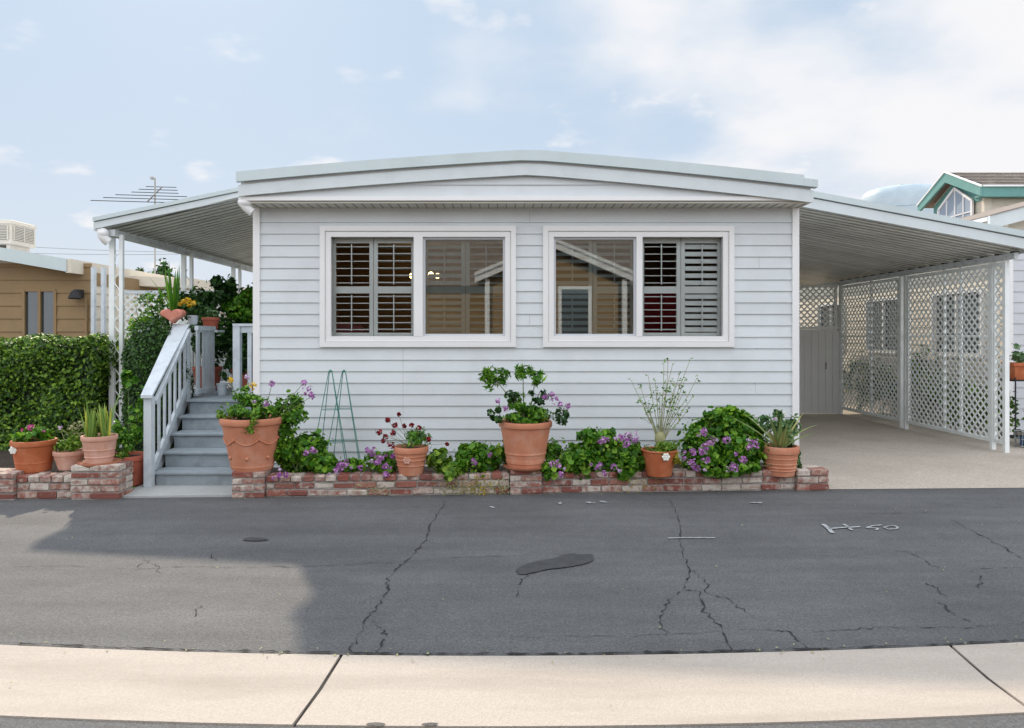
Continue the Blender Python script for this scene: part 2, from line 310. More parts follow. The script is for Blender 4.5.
def tag(o, label, cat, group=None, kind=None):
    o['label'] = label; o['category'] = cat
    if group: o['group'] = group
    if kind: o['kind'] = kind
    return o
def struct(o): o['kind'] = 'structure'; return o
def thing(name, loc, label, cat, group=None):
    o = bpy.data.objects.new(name, None); o.empty_display_size = .2; COL.objects.link(o); o.location = loc
    return tag(o, label, cat, group)
def box(*a): return MB().box(*a)

# leaves -------------------------------------------------------------
def leafmesh(P, Nn, L, W, name, m, parent, jit=.6, shape='leaf', droop=0., local=False, lj=.35, label=None):
    P = np.asarray(P, float); Nn = np.asarray(Nn, float); n = len(P)
    Nn = Nn + NP.normal(0, jit, (n, 3)); Nn /= np.linalg.norm(Nn, axis=1)[:, None]+1e-9
    t = NP.normal(0, 1, (n, 3)); t[:, 2] -= droop; t -= (t*Nn).sum(1)[:, None]*Nn; t /= np.linalg.norm(t, axis=1)[:, None]+1e-9
    b = np.cross(Nn, t); s = (1+NP.uniform(-lj, lj, n))[:, None]; l = L*s; w = W*s
    if shape == 'leaf':
        pts = [P-t*l*.5, P+b*w*.5-t*l*.08+Nn*w*.12, P+t*l*.5-Nn*l*.12, P-b*w*.5-t*l*.08+Nn*w*.12, P-Nn*w*.02]
        faces = [(0, 1, 2, 4), (0, 4, 2, 3)]
    elif shape == 'round':
        pts = [P+(t*math.cos(a)+b*math.sin(a))*l*.5*(1.0 if k % 2 else .86)+Nn*w*.10*(k % 2) for k, a in enumerate([i*math.pi/4 for i in range(8)])]+[P-Nn*w*.12]
        faces = [(8, i, i+1, (i+2) % 8) for i in (0, 2, 4, 6)]
    else:
        pts = [P-t*l*.5, P+b*w*.5, P+t*l*.5, P-b*w*.5]; faces = [(0, 1, 2, 3)]
    k = len(pts); V = np.stack(pts, 1).reshape(-1, 3)
    if not local:
        o0 = origin(parent); V = V-np.array(o0)
    F = (np.array(faces)[None]+(np.arange(n)*k)[:, None, None]).reshape(-1, 4)
    me = bpy.data.meshes.new(name); me.vertices.add(len(V)); me.vertices.foreach_set('co', V.ravel().astype(np.float32))
    me.loops.add(F.size); me.loops.foreach_set('vertex_index', F.ravel().astype(np.int32))
    me.polygons.add(len(F)); me.polygons.foreach_set('loop_start', (np.arange(len(F))*4).astype(np.int32))
    me.update(calc_edges=True); me.materials.append(m)
    o = bpy.data.objects.new(name, me); COL.objects.link(o)
    if parent is not None: o.parent = parent
    if label: o['label'] = label
    return o
def blob(c, r, n, clumps=14, cr=.38, shell=.75):
    """points in an uneven crown: clumps spread over an ellipsoid"""
    c = np.array(c, float); r = np.array(r, float); P = []; Q = []
    d = NP.normal(0, 1, (clumps, 3)); d /= np.linalg.norm(d, axis=1)[:, None]
    cc = d*NP.uniform(shell*.7, shell*1.05, clumps)[:, None]; cs = cr*NP.uniform(.6, 1.25, clumps)
    pick = NP.randint(0, clumps, n)
    e = NP.normal(0, 1, (n, 3)); e /= np.linalg.norm(e, axis=1)[:, None]; rad = NP.uniform(.35, 1, n)**.5
    rad = rad*np.where(NP.uniform(0, 1, n) < .16, NP.uniform(1.0, 1.7, n), 1); u = cc[pick]+e*(cs[pick]*rad)[:, None]
    nn = e*.7+u*.5; nn[:, 2] += .35
    return c+u*r, nn
def blobs(lst): 
    a = [blob(*x) if isinstance(x, tuple) else blob(**x) for x in lst]; return np.concatenate([p for p, _ in a]), np.concatenate([q for _, q in a])
def flower(c, r, m, parent, n=34, pet=.019, name='flower', local=False, label=None):
    d = NP.normal(0, 1, (n, 3)); d /= np.linalg.norm(d, axis=1)[:, None]
    return leafmesh(np.array(c)+d*r*NP.uniform(.55, 1, n)[:, None], d, pet, pet*.9, name, m, parent, .35, 'round', local=local, label=label)
def blades(c, spec, m, parent, name='foliage', label=None):
    """strap leaves: spec = list of (azimuth, lean, length, width, curl)"""
    mb = MB()
    for az, lean, ln, w, curl in spec:
        k = 7; vs = []; p = Vector(c)+Vector((math.cos(az), math.sin(az), 0))*.02; a = lean
        side_ = Vector((-math.sin(az), math.cos(az), 0))
        for i in range(k):
            t = i/(k-1); ww = w*(1-t**2.2)*.5+.001; d = Vector((math.cos(az)*math.sin(a), math.sin(az)*math.sin(a), math.cos(a)))
            nrm = side_.cross(d); vs += [p-side_*ww+nrm*ww*.4, p-nrm*ww*.25, p+side_*ww+nrm*ww*.4]
            p = p+d*ln/(k-1); a += curl/(k-1)
        mb.add(vs, [f for i in range(k-1) for f in ((i*3, i*3+1, i*3+4, i*3+3), (i*3+1, i*3+2, i*3+5, i*3+4))])
    return mb.build(name, m, parent, 'auto', label)

# ------------------------------------------------------------------ ground, road, gutter, driveway
FL = -.012
struct(box(-150, 150, -60, 300, -.5, FL).build('ground', M['ground']))
def edge(x): return 7.13+.0526*max(-7, min(9, x))
def curb(x):
    a = abs(x+.1); return 3.505+(.021*a*a if a < 4 else .336+.168*(a-4))*.75 if x > -99 else 0
def curb(x):
    a = abs(x+.1); return 3.505+(.020*a*a if a < 4 else .32+.16*(min(a,9)-4))
def strip(x0, x1, step, lo, hi, z, T=None):
    mb = MB(); n = max(1, int(round((x1-x0)/step))); xs = [x0+(x1-x0)*i/n for i in range(n+1)]
    vs = [(x, lo(x), z) for x in xs]+[(x, hi(x), z) for x in xs]
    return mb.add(vs, [(i, i+1, i+n+2, i+n+1) for i in range(n)])
road = struct(strip(-40, 40, .5, lambda x: curb(x)-.005, lambda x: edge(x), 0).build('road', M['asphalt']))
nr = strip(-40, 40, .5, lambda x: -1.5, lambda x: curb(x)-.652, 0).build('asphalt', M['asphalt'], road)
# gutter slabs, thick, with real open joints
def slab(j0, j1):                          # joints slant: j = (x at far edge, x at near edge)
    mb = MB(); n = 10; top = []; bot = []
    for i in range(n+1):
        t = i/n; xf = j0[0]+(j1[0]-j0[0])*t; xn = j0[1]+(j1[1]-j0[1])*t
        top.append((xf, curb(xf)-.016)); bot.append((xn, curb(xn)-.645))
    m_ = [((a[0]+b[0])/2, (a[1]+b[1])/2) for a, b in zip(top, bot)]
    vs = [(x, y, .006) for x, y in top]+[(x, y, -.008) for x, y in m_]+[(x, y, .006) for x, y in bot]+[(x, y, -.2) for x, y in top]+[(x, y, -.2) for x, y in bot]
    k = n+1; f = []
    for i in range(n):
        f += [(i, k+i, k+i+1, i+1), (k+i, 2*k+i, 2*k+i+1, k+i+1), (i, i+1, 3*k+i+1, 3*k+i), (2*k+i, 4*k+i, 4*k+i+1, 2*k+i+1)]
    f += [(0, 3*k, 4*k, 2*k, k), (k-1, 2*k-1, 3*k-1, 5*k-1, 4*k-1)]
    mb.add(vs, f); return mb
struct(strip(-40, 40, .5, lambda x: curb(x)-.66, lambda x: curb(x)-.001, -.010).build('gutter_bed', M['joint']))
js = [(-9.6, -9.5), (-6.3, -6.2), (-3.6, -3.45)]
a = gp(342, 655); b_ = gp(293, 728); j1 = (a.x, b_.x); c_ = gp(948, 645); d_ = gp(1024, 706); sl = (d_.x-c_.x)/(c_.y-d_.y)*.63
js = [(-9.0, -9.05), (-5.0, -5.05), j1, (c_.x, c_.x+sl), (5.4, 5.6), (9, 9.2)]
for i in range(len(js)-1):
    g = .009
    o = slab((js[i][0]+g, js[i][1]+g), (js[i+1][0]-g, js[i+1][1]-g)).build('gutter_slab', M['concrete'], None, False); struct(o)
# driveway, entry slab, garden earth
dv = MB(); dv.add([(2.6, edge(2.6)-.004, .004), (12, edge(12)-.004, .004), (12, 26, .004), (2.6, 26, .004)], [(0,1,2,3)]); struct(dv.build('driveway', M['drive']))
sl_ = MB(); sl_.add([(-3.86, edge(-3.8)-.02, .02), (-2.66, edge(-2.7)-.02, .02), (-2.66, 8.2, .02), (-3.86, 8.2, .02), (-3.86, edge(-3.8)-.02, -.05), (-2.66, edge(-2.7)-.02, -.05)], [(0,1,2,3), (4,5,1,0)])
struct(sl_.build('entry_path', M['slab']))

def ribbon(pts, w, m, name, jit=.012, z=.004, taper=True, sub=7, parent=road):
    P = [Vector(p) for p in pts]; Q = []
    for a, b in zip(P[:-1], P[1:]):
        for i in range(sub): Q.append(a.lerp(b, i/sub)+Vector((R.gauss(0, jit), R.gauss(0, jit), 0))*(1 if i else 0))
    Q.append(P[-1]); vs = []; n = len(Q)
    for i, p in enumerate(Q):
        d = Q[min(i+1, n-1)]-Q[max(i-1, 0)]; a = Vector((-d.y, d.x, 0)); a = a.normalized() if a.length > 1e-6 else Vector((1,0,0))
        ww = w*.5*(R.choice((.12, .3, .6, 1, 1.5)) if taper else 1)*(math.sin(math.pi*(i+.6)/(n+.2))**.35 if taper else 1)
        vs += [p-a*ww+Vector((0,0,z)), p+a*ww+Vector((0,0,z))]
    return MB().add(vs, [(2*i, 2*i+1, 2*i+3, 2*i+2) for i in range(n-1)]).build(name, m, parent)
CR = [([(445,501),(440,512),(430,525),(427,540),(413,555),(400,567),(388,578),(389,590),(378,605),(365,620),(356,640),(346,654)], .020),
 ([(372,622),(385,632),(382,642),(378,653)], .014), ([(668,500),(678,515),(680,535),(683,556),(690,572),(682,590),(700,592),(703,610),(722,628),(730,652)], .020),
 ([(690,570),(705,580),(708,594),(730,600),(755,618)], .012), ([(680,592),(665,605),(660,622),(668,636)], .014),
 ([(0,568),(60,566),(120,569),(200,567),(260,568),(330,566),(400,563),(455,558),(512,556),(580,554),(640,557)], .009),
 ([(948,518),(975,532),(1000,545),(1024,560)], .016), ([(883,548),(905,552),(922,558),(932,566),(945,569)], .012),
 ([(970,571),(981,577),(979,588)], .014), ([(972,570),(1000,568),(1024,568)], .010), ([(925,584),(938,588),(945,598)], .011), ([(935,600),(945,608),(960,618),(975,624)], .014),
 ([(740,630),(770,630),(790,632),(808,650)], .014), ([(808,634),(850,630),(880,627),(930,628),(975,628),(1024,622)], .009),
 ([(512,638),(560,637),(640,636),(740,632)], .006), ([(865,514),(905,513),(950,513)], .010), ([(930,504),(970,507),(1024,508)], .010), ([(528,573),(520,585),(517,598)], .014),
 ([(210,553),(216,561)], .012), ([(195,617),(200,606)], .01), ([(790,555),(830,556),(870,557)], .005), ([(135,571),(145,560),(155,566),(160,575)], .007)]
for pts, w in CR: ribbon([gp(*p) for p in pts], w*.58, M['crack'], 'crack', .010)
rag = [(x, curb(x)+.004, 0) for x in np.arange(-3.0, 3.4, .25)]
ribbon(rag, .016, M['crack'], 'crack', .006, .0085)
def patch(cx, cy, rx, ry, m, name, slant=0, n=40, z=.0075, rough=.12, seed=1):
    q = random.Random(seed); ph = [q.uniform(0, 6.28) for _ in range(6)]; vs = []
    for i in range(n):
        a = 2*math.pi*i/n; k = 1+sum(rough/(j+1)*math.sin((j+2)*a+ph[j]) for j in range(6))
        px = cx+rx*k*math.cos(a); py = cy+ry*k*math.sin(a)-slant*rx*k*math.cos(a); p = gp(px, py); vs.append((p.x, p.y, z))
    return MB().add(vs, [tuple(range(n))]).build(name, m, road)
patch(556, 564, 35, 7, M['stain'], 'oil_stain', .22, rough=.2); patch(255, 540, 11, 2, M['stain'], 'oil_stain', 0, seed=4)
patch(430, 727, 9, 1.5, M['stain'], 'oil_stain', 0, seed=5, z=.012); patch(376, 727, 11, 1.6, M['stain'], 'oil_stain', 0, seed=6, z=.012)
def stroke(pts, w): ribbon([gp(*p) for p in pts], w, M['paint'], 'road_marking', .003, .009, False, 4)
stroke([(823,525),(828,529),(833,534)], .035); stroke([(829,529.5),(842,528.5),(860,527.5)], .026); stroke([(843,525),(848,527.5),(852,531)], .026)
stroke([(882,525.6),(872,526.8),(867,528.6),(874,528.8),(878,529.2),(876,531)], .018)
stroke([(890,526.5),(884,528),(888,530),(896,529.8),(898,528),(894,526.4),(889,526.6)], .016)
stroke([(668,539),(690,538.6),(715,538.6)], .018)
for i, (px, py, w) in enumerate([(492,508,5),(757,503.5,9),(590,503.5,8),(603,502.6,7),(560,504,5)]):
    patch(px, py, w*.5, .6, M['paint'], 'paint_fleck', 0, 14, .010, .5, i+20)

lit_n = 260; Pl = []
for _ in range(lit_n):
    u = R.random(); x = R.uniform(-4.8, 5.2)
    if u < .45: p = (x, curb(x)+abs(R.gauss(0, .05))*(1 if R.random() < .6 else -1), .012)
    elif u < .8 and -2.7 < x < 3.4: p = (x, 6.90+.0597*(x+2.69)-abs(R.gauss(0, .06))-.02, .006)
    else: p = (x, R.uniform(3.0, 6.6), .012)
    Pl.append(p)
lt = leafmesh(Pl, np.tile((0, 0, 1), (lit_n, 1)), .016, .010, 'grit_and_leaf_litter', M['drystem'], None, .25); tag(lt, 'scattered grit and dry leaf bits on the road and gutter', 'litter', None, 'stuff')

# ------------------------------------------------------------------ siding
def siding(mb, u0, u1, z0, z1, pitch, holes=(), lip=.015, top=None, xf=None):
    """lap boards on the plane y=0 facing -y; holes = (u0,u1,z0,z1); top(u) limits the height"""
    z = z0
    while z < z1-1e-4:
        za, zb = z, min(z+pitch, z1); cuts = sorted({za, zb} | {h for q in holes for h in q[2:4] if za+1e-3 < h < zb-1e-3})
        for c0, c1 in zip(cuts[:-1], cuts[1:]):
            seg = [(u0, u1)]
            for h in holes:
                if h[2] < c1-1e-4 and h[3] > c0+1e-4:
                    ns = []
                    for a, b in seg:
                        if h[1] <= a or h[0] >= b: ns.append((a, b))
                        else:
                            if h[0] > a: ns.append((a, h[0]))
                            if h[1] < b: ns.append((h[1], b))
                    seg = ns
            o0 = lip*(z+pitch-c0)/pitch; o1 = lip*(z+pitch-c1)/pitch
            for a, b in seg:
                v = [(a, -o0, c0), (b, -o0, c0), (b, -o1, c1), (a, -o1, c1), (a, 0, c0), (b, 0, c0)]
                mb.add(v, [(0,1,2,3), (4,5,1,0)])
        z += pitch
    return mb

# ------------------------------------------------------------------ the mobile home
HX0, HX1, HY = -2.85, 3.33, 8.0
home = thing('mobile_home', (.24, 8, 0), 'pale blue grey mobile home with two white framed windows behind the brick planter', 'house')
W1 = (-2.107, .125, 1.475, 2.853); W2 = (.433, 2.608, 1.475, 2.853)
mb = MB(); mb.T = Matrix.Translation((0, HY, 0)); siding(mb, HX0, HX1, .02, 3.12, .1308, [(w[0]+.05, w[1]-.05, w[2]+.05, w[3]-.05) for w in (W1, W2)]); mb.build('front_siding', M['siding'], home)
mb = MB(); q = random.Random(3)
for r_, c_ in ((5, -1.165), (6, -1.165), (7, -1.165), (8, -1.165), (9, -1.165), (10, -1.165), (7, 2.86), (22, .28), (13, .28), (18, 2.9)):
    z0 = .02+r_*.1308; mb.add([(c_, HY-.0155, z0+.002), (c_+.0025, HY-.0155, z0+.002), (c_+.0025, HY-.0015, z0+.128), (c_, HY-.0015, z0+.128)], [(0,1,2,3)])
mb.build('board_joint', M['acd'], home)
for X_, s in ((HX0, -1), (HX1, 1)):
    mb = MB(); mb.T = Matrix.Translation((X_, 8.0, 0)) @ Matrix.Rotation(s*math.pi/2, 4, 'Z')
    u = (0, 12) if s > 0 else (-12, 0); siding(mb, u[0], u[1], .02, 3.12, .1308); mb.build('side_siding', M['siding'], home)
box(HX0-.022, HX0+.055, 7.972, 8.06, 0, 3.12).build('corner_trim', M['white'], home); box(HX1-.055, HX1+.022, 7.972, 8.06, 0, 3.12).build('corner_trim', M['white'], home)
# room shell
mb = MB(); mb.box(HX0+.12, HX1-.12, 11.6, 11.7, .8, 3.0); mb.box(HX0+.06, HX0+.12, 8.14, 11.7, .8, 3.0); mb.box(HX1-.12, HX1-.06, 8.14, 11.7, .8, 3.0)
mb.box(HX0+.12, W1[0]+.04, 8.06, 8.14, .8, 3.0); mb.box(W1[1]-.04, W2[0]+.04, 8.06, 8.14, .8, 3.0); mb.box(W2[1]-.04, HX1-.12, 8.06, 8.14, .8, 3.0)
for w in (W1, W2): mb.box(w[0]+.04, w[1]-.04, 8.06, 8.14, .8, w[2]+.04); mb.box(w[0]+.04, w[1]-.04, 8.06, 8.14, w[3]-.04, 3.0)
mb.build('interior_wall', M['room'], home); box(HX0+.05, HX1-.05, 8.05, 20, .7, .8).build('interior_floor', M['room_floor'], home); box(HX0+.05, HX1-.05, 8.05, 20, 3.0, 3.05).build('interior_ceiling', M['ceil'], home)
# roof: low gable, thick stepped rake
RY = 7.65; XL, XP, XR = -2.91, .27, 3.365
def rl(x, zl, zp, zr): return zl+(zp-zl)*(x-XL)/(XP-XL) if x < XP else zp+(zr-zp)*(x-XP)/(XR-XP)
def band(y0, y1, top, bot, xl=XL, xr=XR, bow=.035):
    xs = [xl+(xr-xl)*i/24 for i in range(25)]; 
    def z(x, q):
        t = (x-XL)/(XP-XL) if x < XP else (XR-x)/(XR-XP); return rl(x, *q)+bow*4*t*(1-t)*.5
    return MB().prism([(x, z(x, top)) for x in xs]+[(x, z(x, bot)) for x in reversed(xs)], y0, y1)
T_, B_ = (3.385, 3.625, 3.335), (3.125, 3.36, 3.055)
mid = tuple(a*.58+b*.42 for a, b in zip(T_, B_)); up = tuple(a-.012 for a in T_); gap = tuple(a-.03 for a in mid)
band(RY+.01, 20.2, tuple(a-.005 for a in T_), tuple(a+.02 for a in B_), XL+.02, XR-.02).build('roof', M['roofw'], home)
band(RY-.055, RY+.0, T_, mid, XL-.012, XR-.12).build('rake_flange', M['rooff'], home)
band(RY-.018, RY+.005, gap, B_).build('rake_board', M['canopy'], home)
band(RY-.058, RY+.03, tuple(a-.035 for a in T_), tuple(a for a in mid), XR-.12, XR+.03).build('flashing_cap', M['rooff'], home)
box(XL, XR, RY+.05, 8.04, 3.062, 3.08).build('soffit', M['soffit'], home)
mb = MB()
for i in range(62):
    x = XL+.12+i*.1; mb.box(x, x+.012, RY+.08, 7.985, 3.056, 3.0615)
mb.build('soffit_vent', M['acd'], home)
mb = MB(); mb.T = Matrix.Translation((0, RY+.048, 0)); siding(mb, XL+.05, XR-.02, 3.13, 3.37, .1308); mb.build('gable_siding', M['siding'], home)
box(XL+.03, XR-.03, RY+.018, RY+.055, 3.085, 3.128).build('gable_trim', M['white'], home)
mb = MB(); mb.tube([(-2.89, 7.72, 3.12), (-2.89, 7.72, 3.06), (-2.86, 7.74, 3.02), (-2.80, 7.76, 2.97)], .05, 12); mb.ball((-2.87, 7.72, 3.07), .06, 12, (1.3, 1, .8)); mb.build('rain_spout', M['white'], home, 'auto')
# windows
def shutter(x0, x1, z0, z1, parent, ang, m=M['wood_in'], zmid=None):
    y = 8.105; st = .045; mb = MB(); mb.box(x0, x0+st, y, y+.03, z0, z1); mb.box(x1-st, x1, y, y+.03, z0, z1)
    zm = z0+(z1-z0)*.475 if zmid is None else zmid
    for a, b in ((z0, z0+.07), (zm-.04, zm+.04), (z1-.085, z1)): mb.box(x0+st, x1-st, y, y+.03, a, b)
    for a, b in ((z0+.07, zm-.04), (zm+.04, z1-.085)):
        n = 6
        for i in range(n):
            z = a+(b-a)*(i+.5)/n; dy = .034*math.cos(ang); dz = .034*math.sin(ang)
            mb.bar((x0+st+.002, y+.015, z), (x1-st-.002, y+.015, z), .068, .009, up=(0, -math.sin(ang), math.cos(ang)))
        mb.box((x0+x1)/2-.006, (x0+x1)/2+.006, y-.04*math.cos(ang)-.018, y-.04*math.cos(ang)-.004, a+.02, b-.02)
    return mb.build('shutter', m, parent)
def window(w, mull, reflect_left, angs):
    x0, x1, z0, z1 = w
    mb = MB()
    def ring(a, b, c, d, t, y0, y1):
        mb.box(a, b, y0, y1, d-t, d); mb.box(a, b, y0, y1, c, c+t); mb.box(a, a+t, y0, y1, c+t, d-t); mb.box(b-t, b, y0, y1, c+t, d-t)
    ring(x0, x1, z0, z1, .058, 7.955, 8.05); wd = mb.build('window', M['white'], home)
    mb = MB(); ring(x0+.061, x1-.061, z0+.061, z1-.061, .062, 7.972, 8.06); mb.build('frame', M['white'], wd)
    a = (mull[0]-505)*8.0/700; b = (mull[1]-505)*8.0/700; ins = .123
    box(a, b, 7.968, 8.07, z0+ins-.001, z1-ins+.001).build('mullion', M['white'], wd)
    xl, xr, zb, zt = x0+ins, x1-ins, z0+ins, z1-ins
    # screen / sash frames
    for (p, q, refl) in ((xl, a, reflect_left), (b, xr, not reflect_left)):
        box(p, q, 8.030, 8.034, zb, zt).build('glass_pane', M['glass_r' if refl else 'glass_c'], wd)
        if refl:
            mb = MB(); ring(p, q, zb, zt, .026, 8.012, 8.028); mb.build('sash_frame', M['grey'], wd)
    n = 0
    for (p, q) in ((xl-.02, a), (b, xr+.02)):
        m_ = (p+q)/2
        shutter(p, m_-.003, zb-.03, zt+.03, wd, angs[n]); shutter(m_+.003, q, zb-.03, zt+.03, wd, angs[n+1]); n += 2
    # sill shelf that closes the slot between sash and room wall
    return wd
R_ = math.radians
window(W1, (414, 423), False, (R_(4), R_(-6), R_(38), R_(20))); window(W2, (636, 642), True, (R_(35), R_(30), R_(5), R_(50)))
# things in the room
ch = thing('chandelier', (-1.2, 10.4, 2.38), 'small lit brass ceiling light glowing behind the right half of the left window', 'lamp')
mb = MB(); mb.tube([(-1.2, 10.4, 3.0), (-1.2, 10.4, 2.5)], .012); mb.lathe([(.001, 2.44), (.05, 2.46), (.05, 2.5), (.001, 2.52)], 12, (-1.2, 10.4, 0)); mb.build('stem', M['brass'], ch)
for i in range(5):
    a = i*2*math.pi/5+.3; x, y = -1.2+.2*math.cos(a), 10.4+.2*math.sin(a)
    ar = MB().tube([(-1.2, 10.4, 2.47), ((-1.2+x)/2, (10.4+y)/2, 2.38), (x, y, 2.42), (x, y, 2.46)], .01).build('arm', M['brass'], ch); MB().ball((x, y, 2.50), .04).build('bulb', M['bulb'], ar)
def armchair(x, y, m, label, zb):
    t = thing('armchair', (x, y, .8), label, 'chair')
    MB().bevbox(x-.35, x+.35, y-.35, y+.35, .95, 1.25, .05).build('seat', m, t, 'auto'); MB().bevbox(x-.33, x+.33, y+.2, y+.38, 1.2, zb, .07).build('backrest', m, t, 'auto')
    for s in (-1, 1):
        MB().bevbox(x+s*.4-.06, x+s*.4+.06, y-.35, y+.3, .95, 1.45, .04).build('armrest', m, t, 'auto')
        for q in (-.3, .3): MB().tube([(x+s*.3, y+q, .8), (x+s*.3, y+q, .95)], .025).build('leg', M['dark'], t)
armchair(2.02, 9.0, M['red'], 'red high-backed chair inside, behind the slats of the right window', 2.25)
armchair(-2.15, 8.75, M['pink'], 'pink chair inside, showing low behind the slats of the left window', 1.76)

# ------------------------------------------------------------------ ribbed canopies
def canopy(root, xi, zi, xo, zo, yi, yo, yb, name_d='roof_panel', fk=1.0):
    """underside slopes from (xi,zi) to (xo,zo); front edge runs yi -> yo; back at yb"""
    L_ = xo-xi; pr = .152
    n = int((yb-max(yi, yo))/pr)+5; ys = [yb-i*pr for i in range(n)]
    mb = MB()
    for y in ys:
        q0, q1 = y-pr, y
        if q0 < min(yi, yo)-.001: continue
        for (a, b, dz) in ((q0+.0, q0+.098, 0), (q0+.10, q0+.15, .030)):
            fa = [(xi, zi+dz), (xo, zo+dz)]
            lo_i, lo_o = max(a, yi+.03), max(a, yo+.03)
            if b <= lo_i and b <= lo_o: continue
            vs = [(xi, min(lo_i, b), zi+dz), (xo, min(lo_o, b), zo+dz), (xo, b, zo+dz), (xi, b, zi+dz)]
            vs += [(x, y_, z+.006) for x, y_, z in vs]
            mb.add(vs, [(0,3,2,1), (4,5,6,7), (0,1,5,4), (1,2,6,5), (2,3,7,6), (3,0,4,7)])
        b = q0+.099
        if b > max(yi, yo): mb.add([(xi, b, zi), (xo, b, zo), (xo, b, zo+.035), (xi, b, zi+.035)], [(0,1,2,3)]); mb.add([(xi, q1, zi), (xo, q1, zo), (xo, q1, zo+.05), (xi, q1, zi+.05)], [(0,1,2,3)])
    mb.build(name_d, M['pan'], root)
    mb = MB(); z1 = .075; vs = [(xi, yi, zi+z1), (xo, yo, zo+z1), (xo, yb, zo+z1), (xi, yb, zi+z1)]; vs += [(x, y_, z+.02) for x, y_, z in vs]
    mb.add(vs, [(0,3,2,1), (4,5,6,7), (0,1,5,4), (1,2,6,5), (2,3,7,6), (3,0,4,7)]); mb.build('roof_sheet', M['roofw'], root)
    def fas(y0, y1, a, b, nm, m, ex=0.):
        a *= fk; b *= fk
        s_ = 1 if xo > xi else -1; mb = MB(); xe = xo+s_*ex
        vs = [(xi, yi+y0, zi+a), (xe, yo+y0, zo+a), (xe, yo+y0, zo+b), (xi, yi+y0, zi+b)]; vs += [(x, y_+y1-y0, z) for x, y_, z in vs]
        mb.add(vs, [(0,1,2,3), (7,6,5,4), (0,4,5,1), (1,5,6,2), (2,6,7,3), (3,7,4,0)]); mb.build(nm, m, root)
    fas(-.03, .02, -.02, .115, 'fascia', M['canopy'], .02); fas(-.005, .02, .115, .128, 'fascia_joint', M['steel'], .01); fas(-.055, .02, .128, .21, 'fascia_flange', M['rooff'], .03)
    s_ = 1 if xo > xi else -1
    MB().add([(xo, yo, zo-.03), (xo+s_*.05, yo, zo-.03), (xo+s_*.05, yb, zo-.03), (xo, yb, zo-.03), (xo, yo, zo+.14), (xo+s_*.05, yo, zo+.14), (xo+s_*.05, yb, zo+.14), (xo, yb, zo+.14)], [(0,3,2,1), (4,5,6,7), (0,1,5,4), (1,2,6,5), (2,3,7,6), (3,0,4,7)]).build('side_gutter', M['canopy'], root)
def pair_post(x, y, z0, z1, root, gapx=.085, alongx=True, m=M['lattice']):
    for s in (-1, 1):
        mb = MB(); dx, dy = (s*gapx, 0) if alongx else (0, s*gapx); q_ = .034 if s < 0 else .024; mb.box(x+dx-q_, x+dx+q_, y+dy-.022, y+dy+.022, z0, z1); mb.build('post', m, root)
    mb = MB(); n = int((z1-z0-.2)/.28)
    for i in range(n):
        za = z0+.15+i*.28; pts = []
        for k in range(9):
            t = k/8; off = math.sin(t*math.pi*2)*gapx*.62; pts.append((x+(off if alongx else 0), y+(0 if alongx else off), za+t*.28))
        mb.tube(pts, .008, 5)
    mb.build('scroll', m, root)
# porch awning (left)
aw = thing('porch_awning', (-4.0, 9, 0), 'pale ribbed metal awning on paired scroll posts, over the stairs left of the house', 'awning')
canopy(aw, -2.93, 3.565, -5.27, 2.995, 9.32, 9.05, 15.2, fk=.62)
box(-2.96, -2.90, 9.36, 15.1, 3.05, 3.56).build('filler_flashing', M['rooff'], aw)
for y in (9.2, 11.25, 13.3): pair_post(-5.10, y, 0, 2.93, aw, .062)
box(-5.17, -5.07, 9.1, 15.1, 2.90, 2.985).build('side_beam', M['beam'], aw)
mb = MB(); mb.tube([(-5.21, 9.06, 2.98), (-5.21, 9.06, 2.90), (-5.18, 9.08, 2.85), (-5.15, 9.1, 2.82)], .06, 12); mb.ball((-5.20, 9.06, 2.93), .068, 12); mb.build('rain_spout', M['white'], aw, 'auto')
# carport (right)
cp = thing('carport', (5, 9.3, 0), 'pale ribbed metal carport roof over the driveway right of the house', 'carport')
canopy(cp, 3.36, 3.45, 7.02, 2.755, 9.33, 9.33, 18.0)  # unseen rear end lengthened to keep sun from behind off the driveway
box(3.33, 3.42, 9.36, 17.9, 3.05, 3.455).build('filler_flashing', M['rooff'], cp)  # added strip closing the slit that leaked sun onto the driveway
mb = MB(); mb.box(6.84, 6.90, 9.4, 15, 2.64, 2.72)
mb.build('side_beam', M['beam'], cp)
for i in range(17): y = 9.5+i*.304; box(6.90, 6.98, y, y+.07, 2.70, 2.75).build('beam_bracket', M['dark'], cp)

# lattice --------------------------------------------------------------
def lattice(mb, w, h, sp=.125, sw=.036, t=.006):
    """diagonal strips over the rectangle 0..w x 0..h on the plane y=0"""
    for sgn in (1, -1):
        c = -h if sgn > 0 else 0
        end = w if sgn > 0 else w+h
        while c < end:
            # line x = c + z (sgn>0) or x = c - z
            if sgn > 0: za, zb = max(0, -c), min(h, w-c); xa, xb = c+za, c+zb
            else: za, zb = max(0, c-w), min(h, c); xa, xb = c-za, c-zb
            if zb-za > .02:
                y = 0 if sgn > 0 else t; d = Vector((xb-xa, 0, zb-za)).normalized(); nrm = Vector((-d.z, 0, d.x))*sw/2
                p0 = Vector((xa, y, za)); p1 = Vector((xb, y, zb)); q = Vector((0, t*.9, 0))
                vs = [p0-nrm, p1-nrm, p1+nrm, p0+nrm, p0-nrm+q, p1-nrm+q, p1+nrm+q, p0+nrm+q]
                for v in vs: v.x = min(max(v.x, 0), w); v.z = min(max(v.z, 0), h)
                mb.add(vs, [(0,1,2,3), (7,6,5,4), (0,4,5,1), (1,5,6,2), (2,6,7,3), (3,7,4,0)])
            c += sp
    return mb
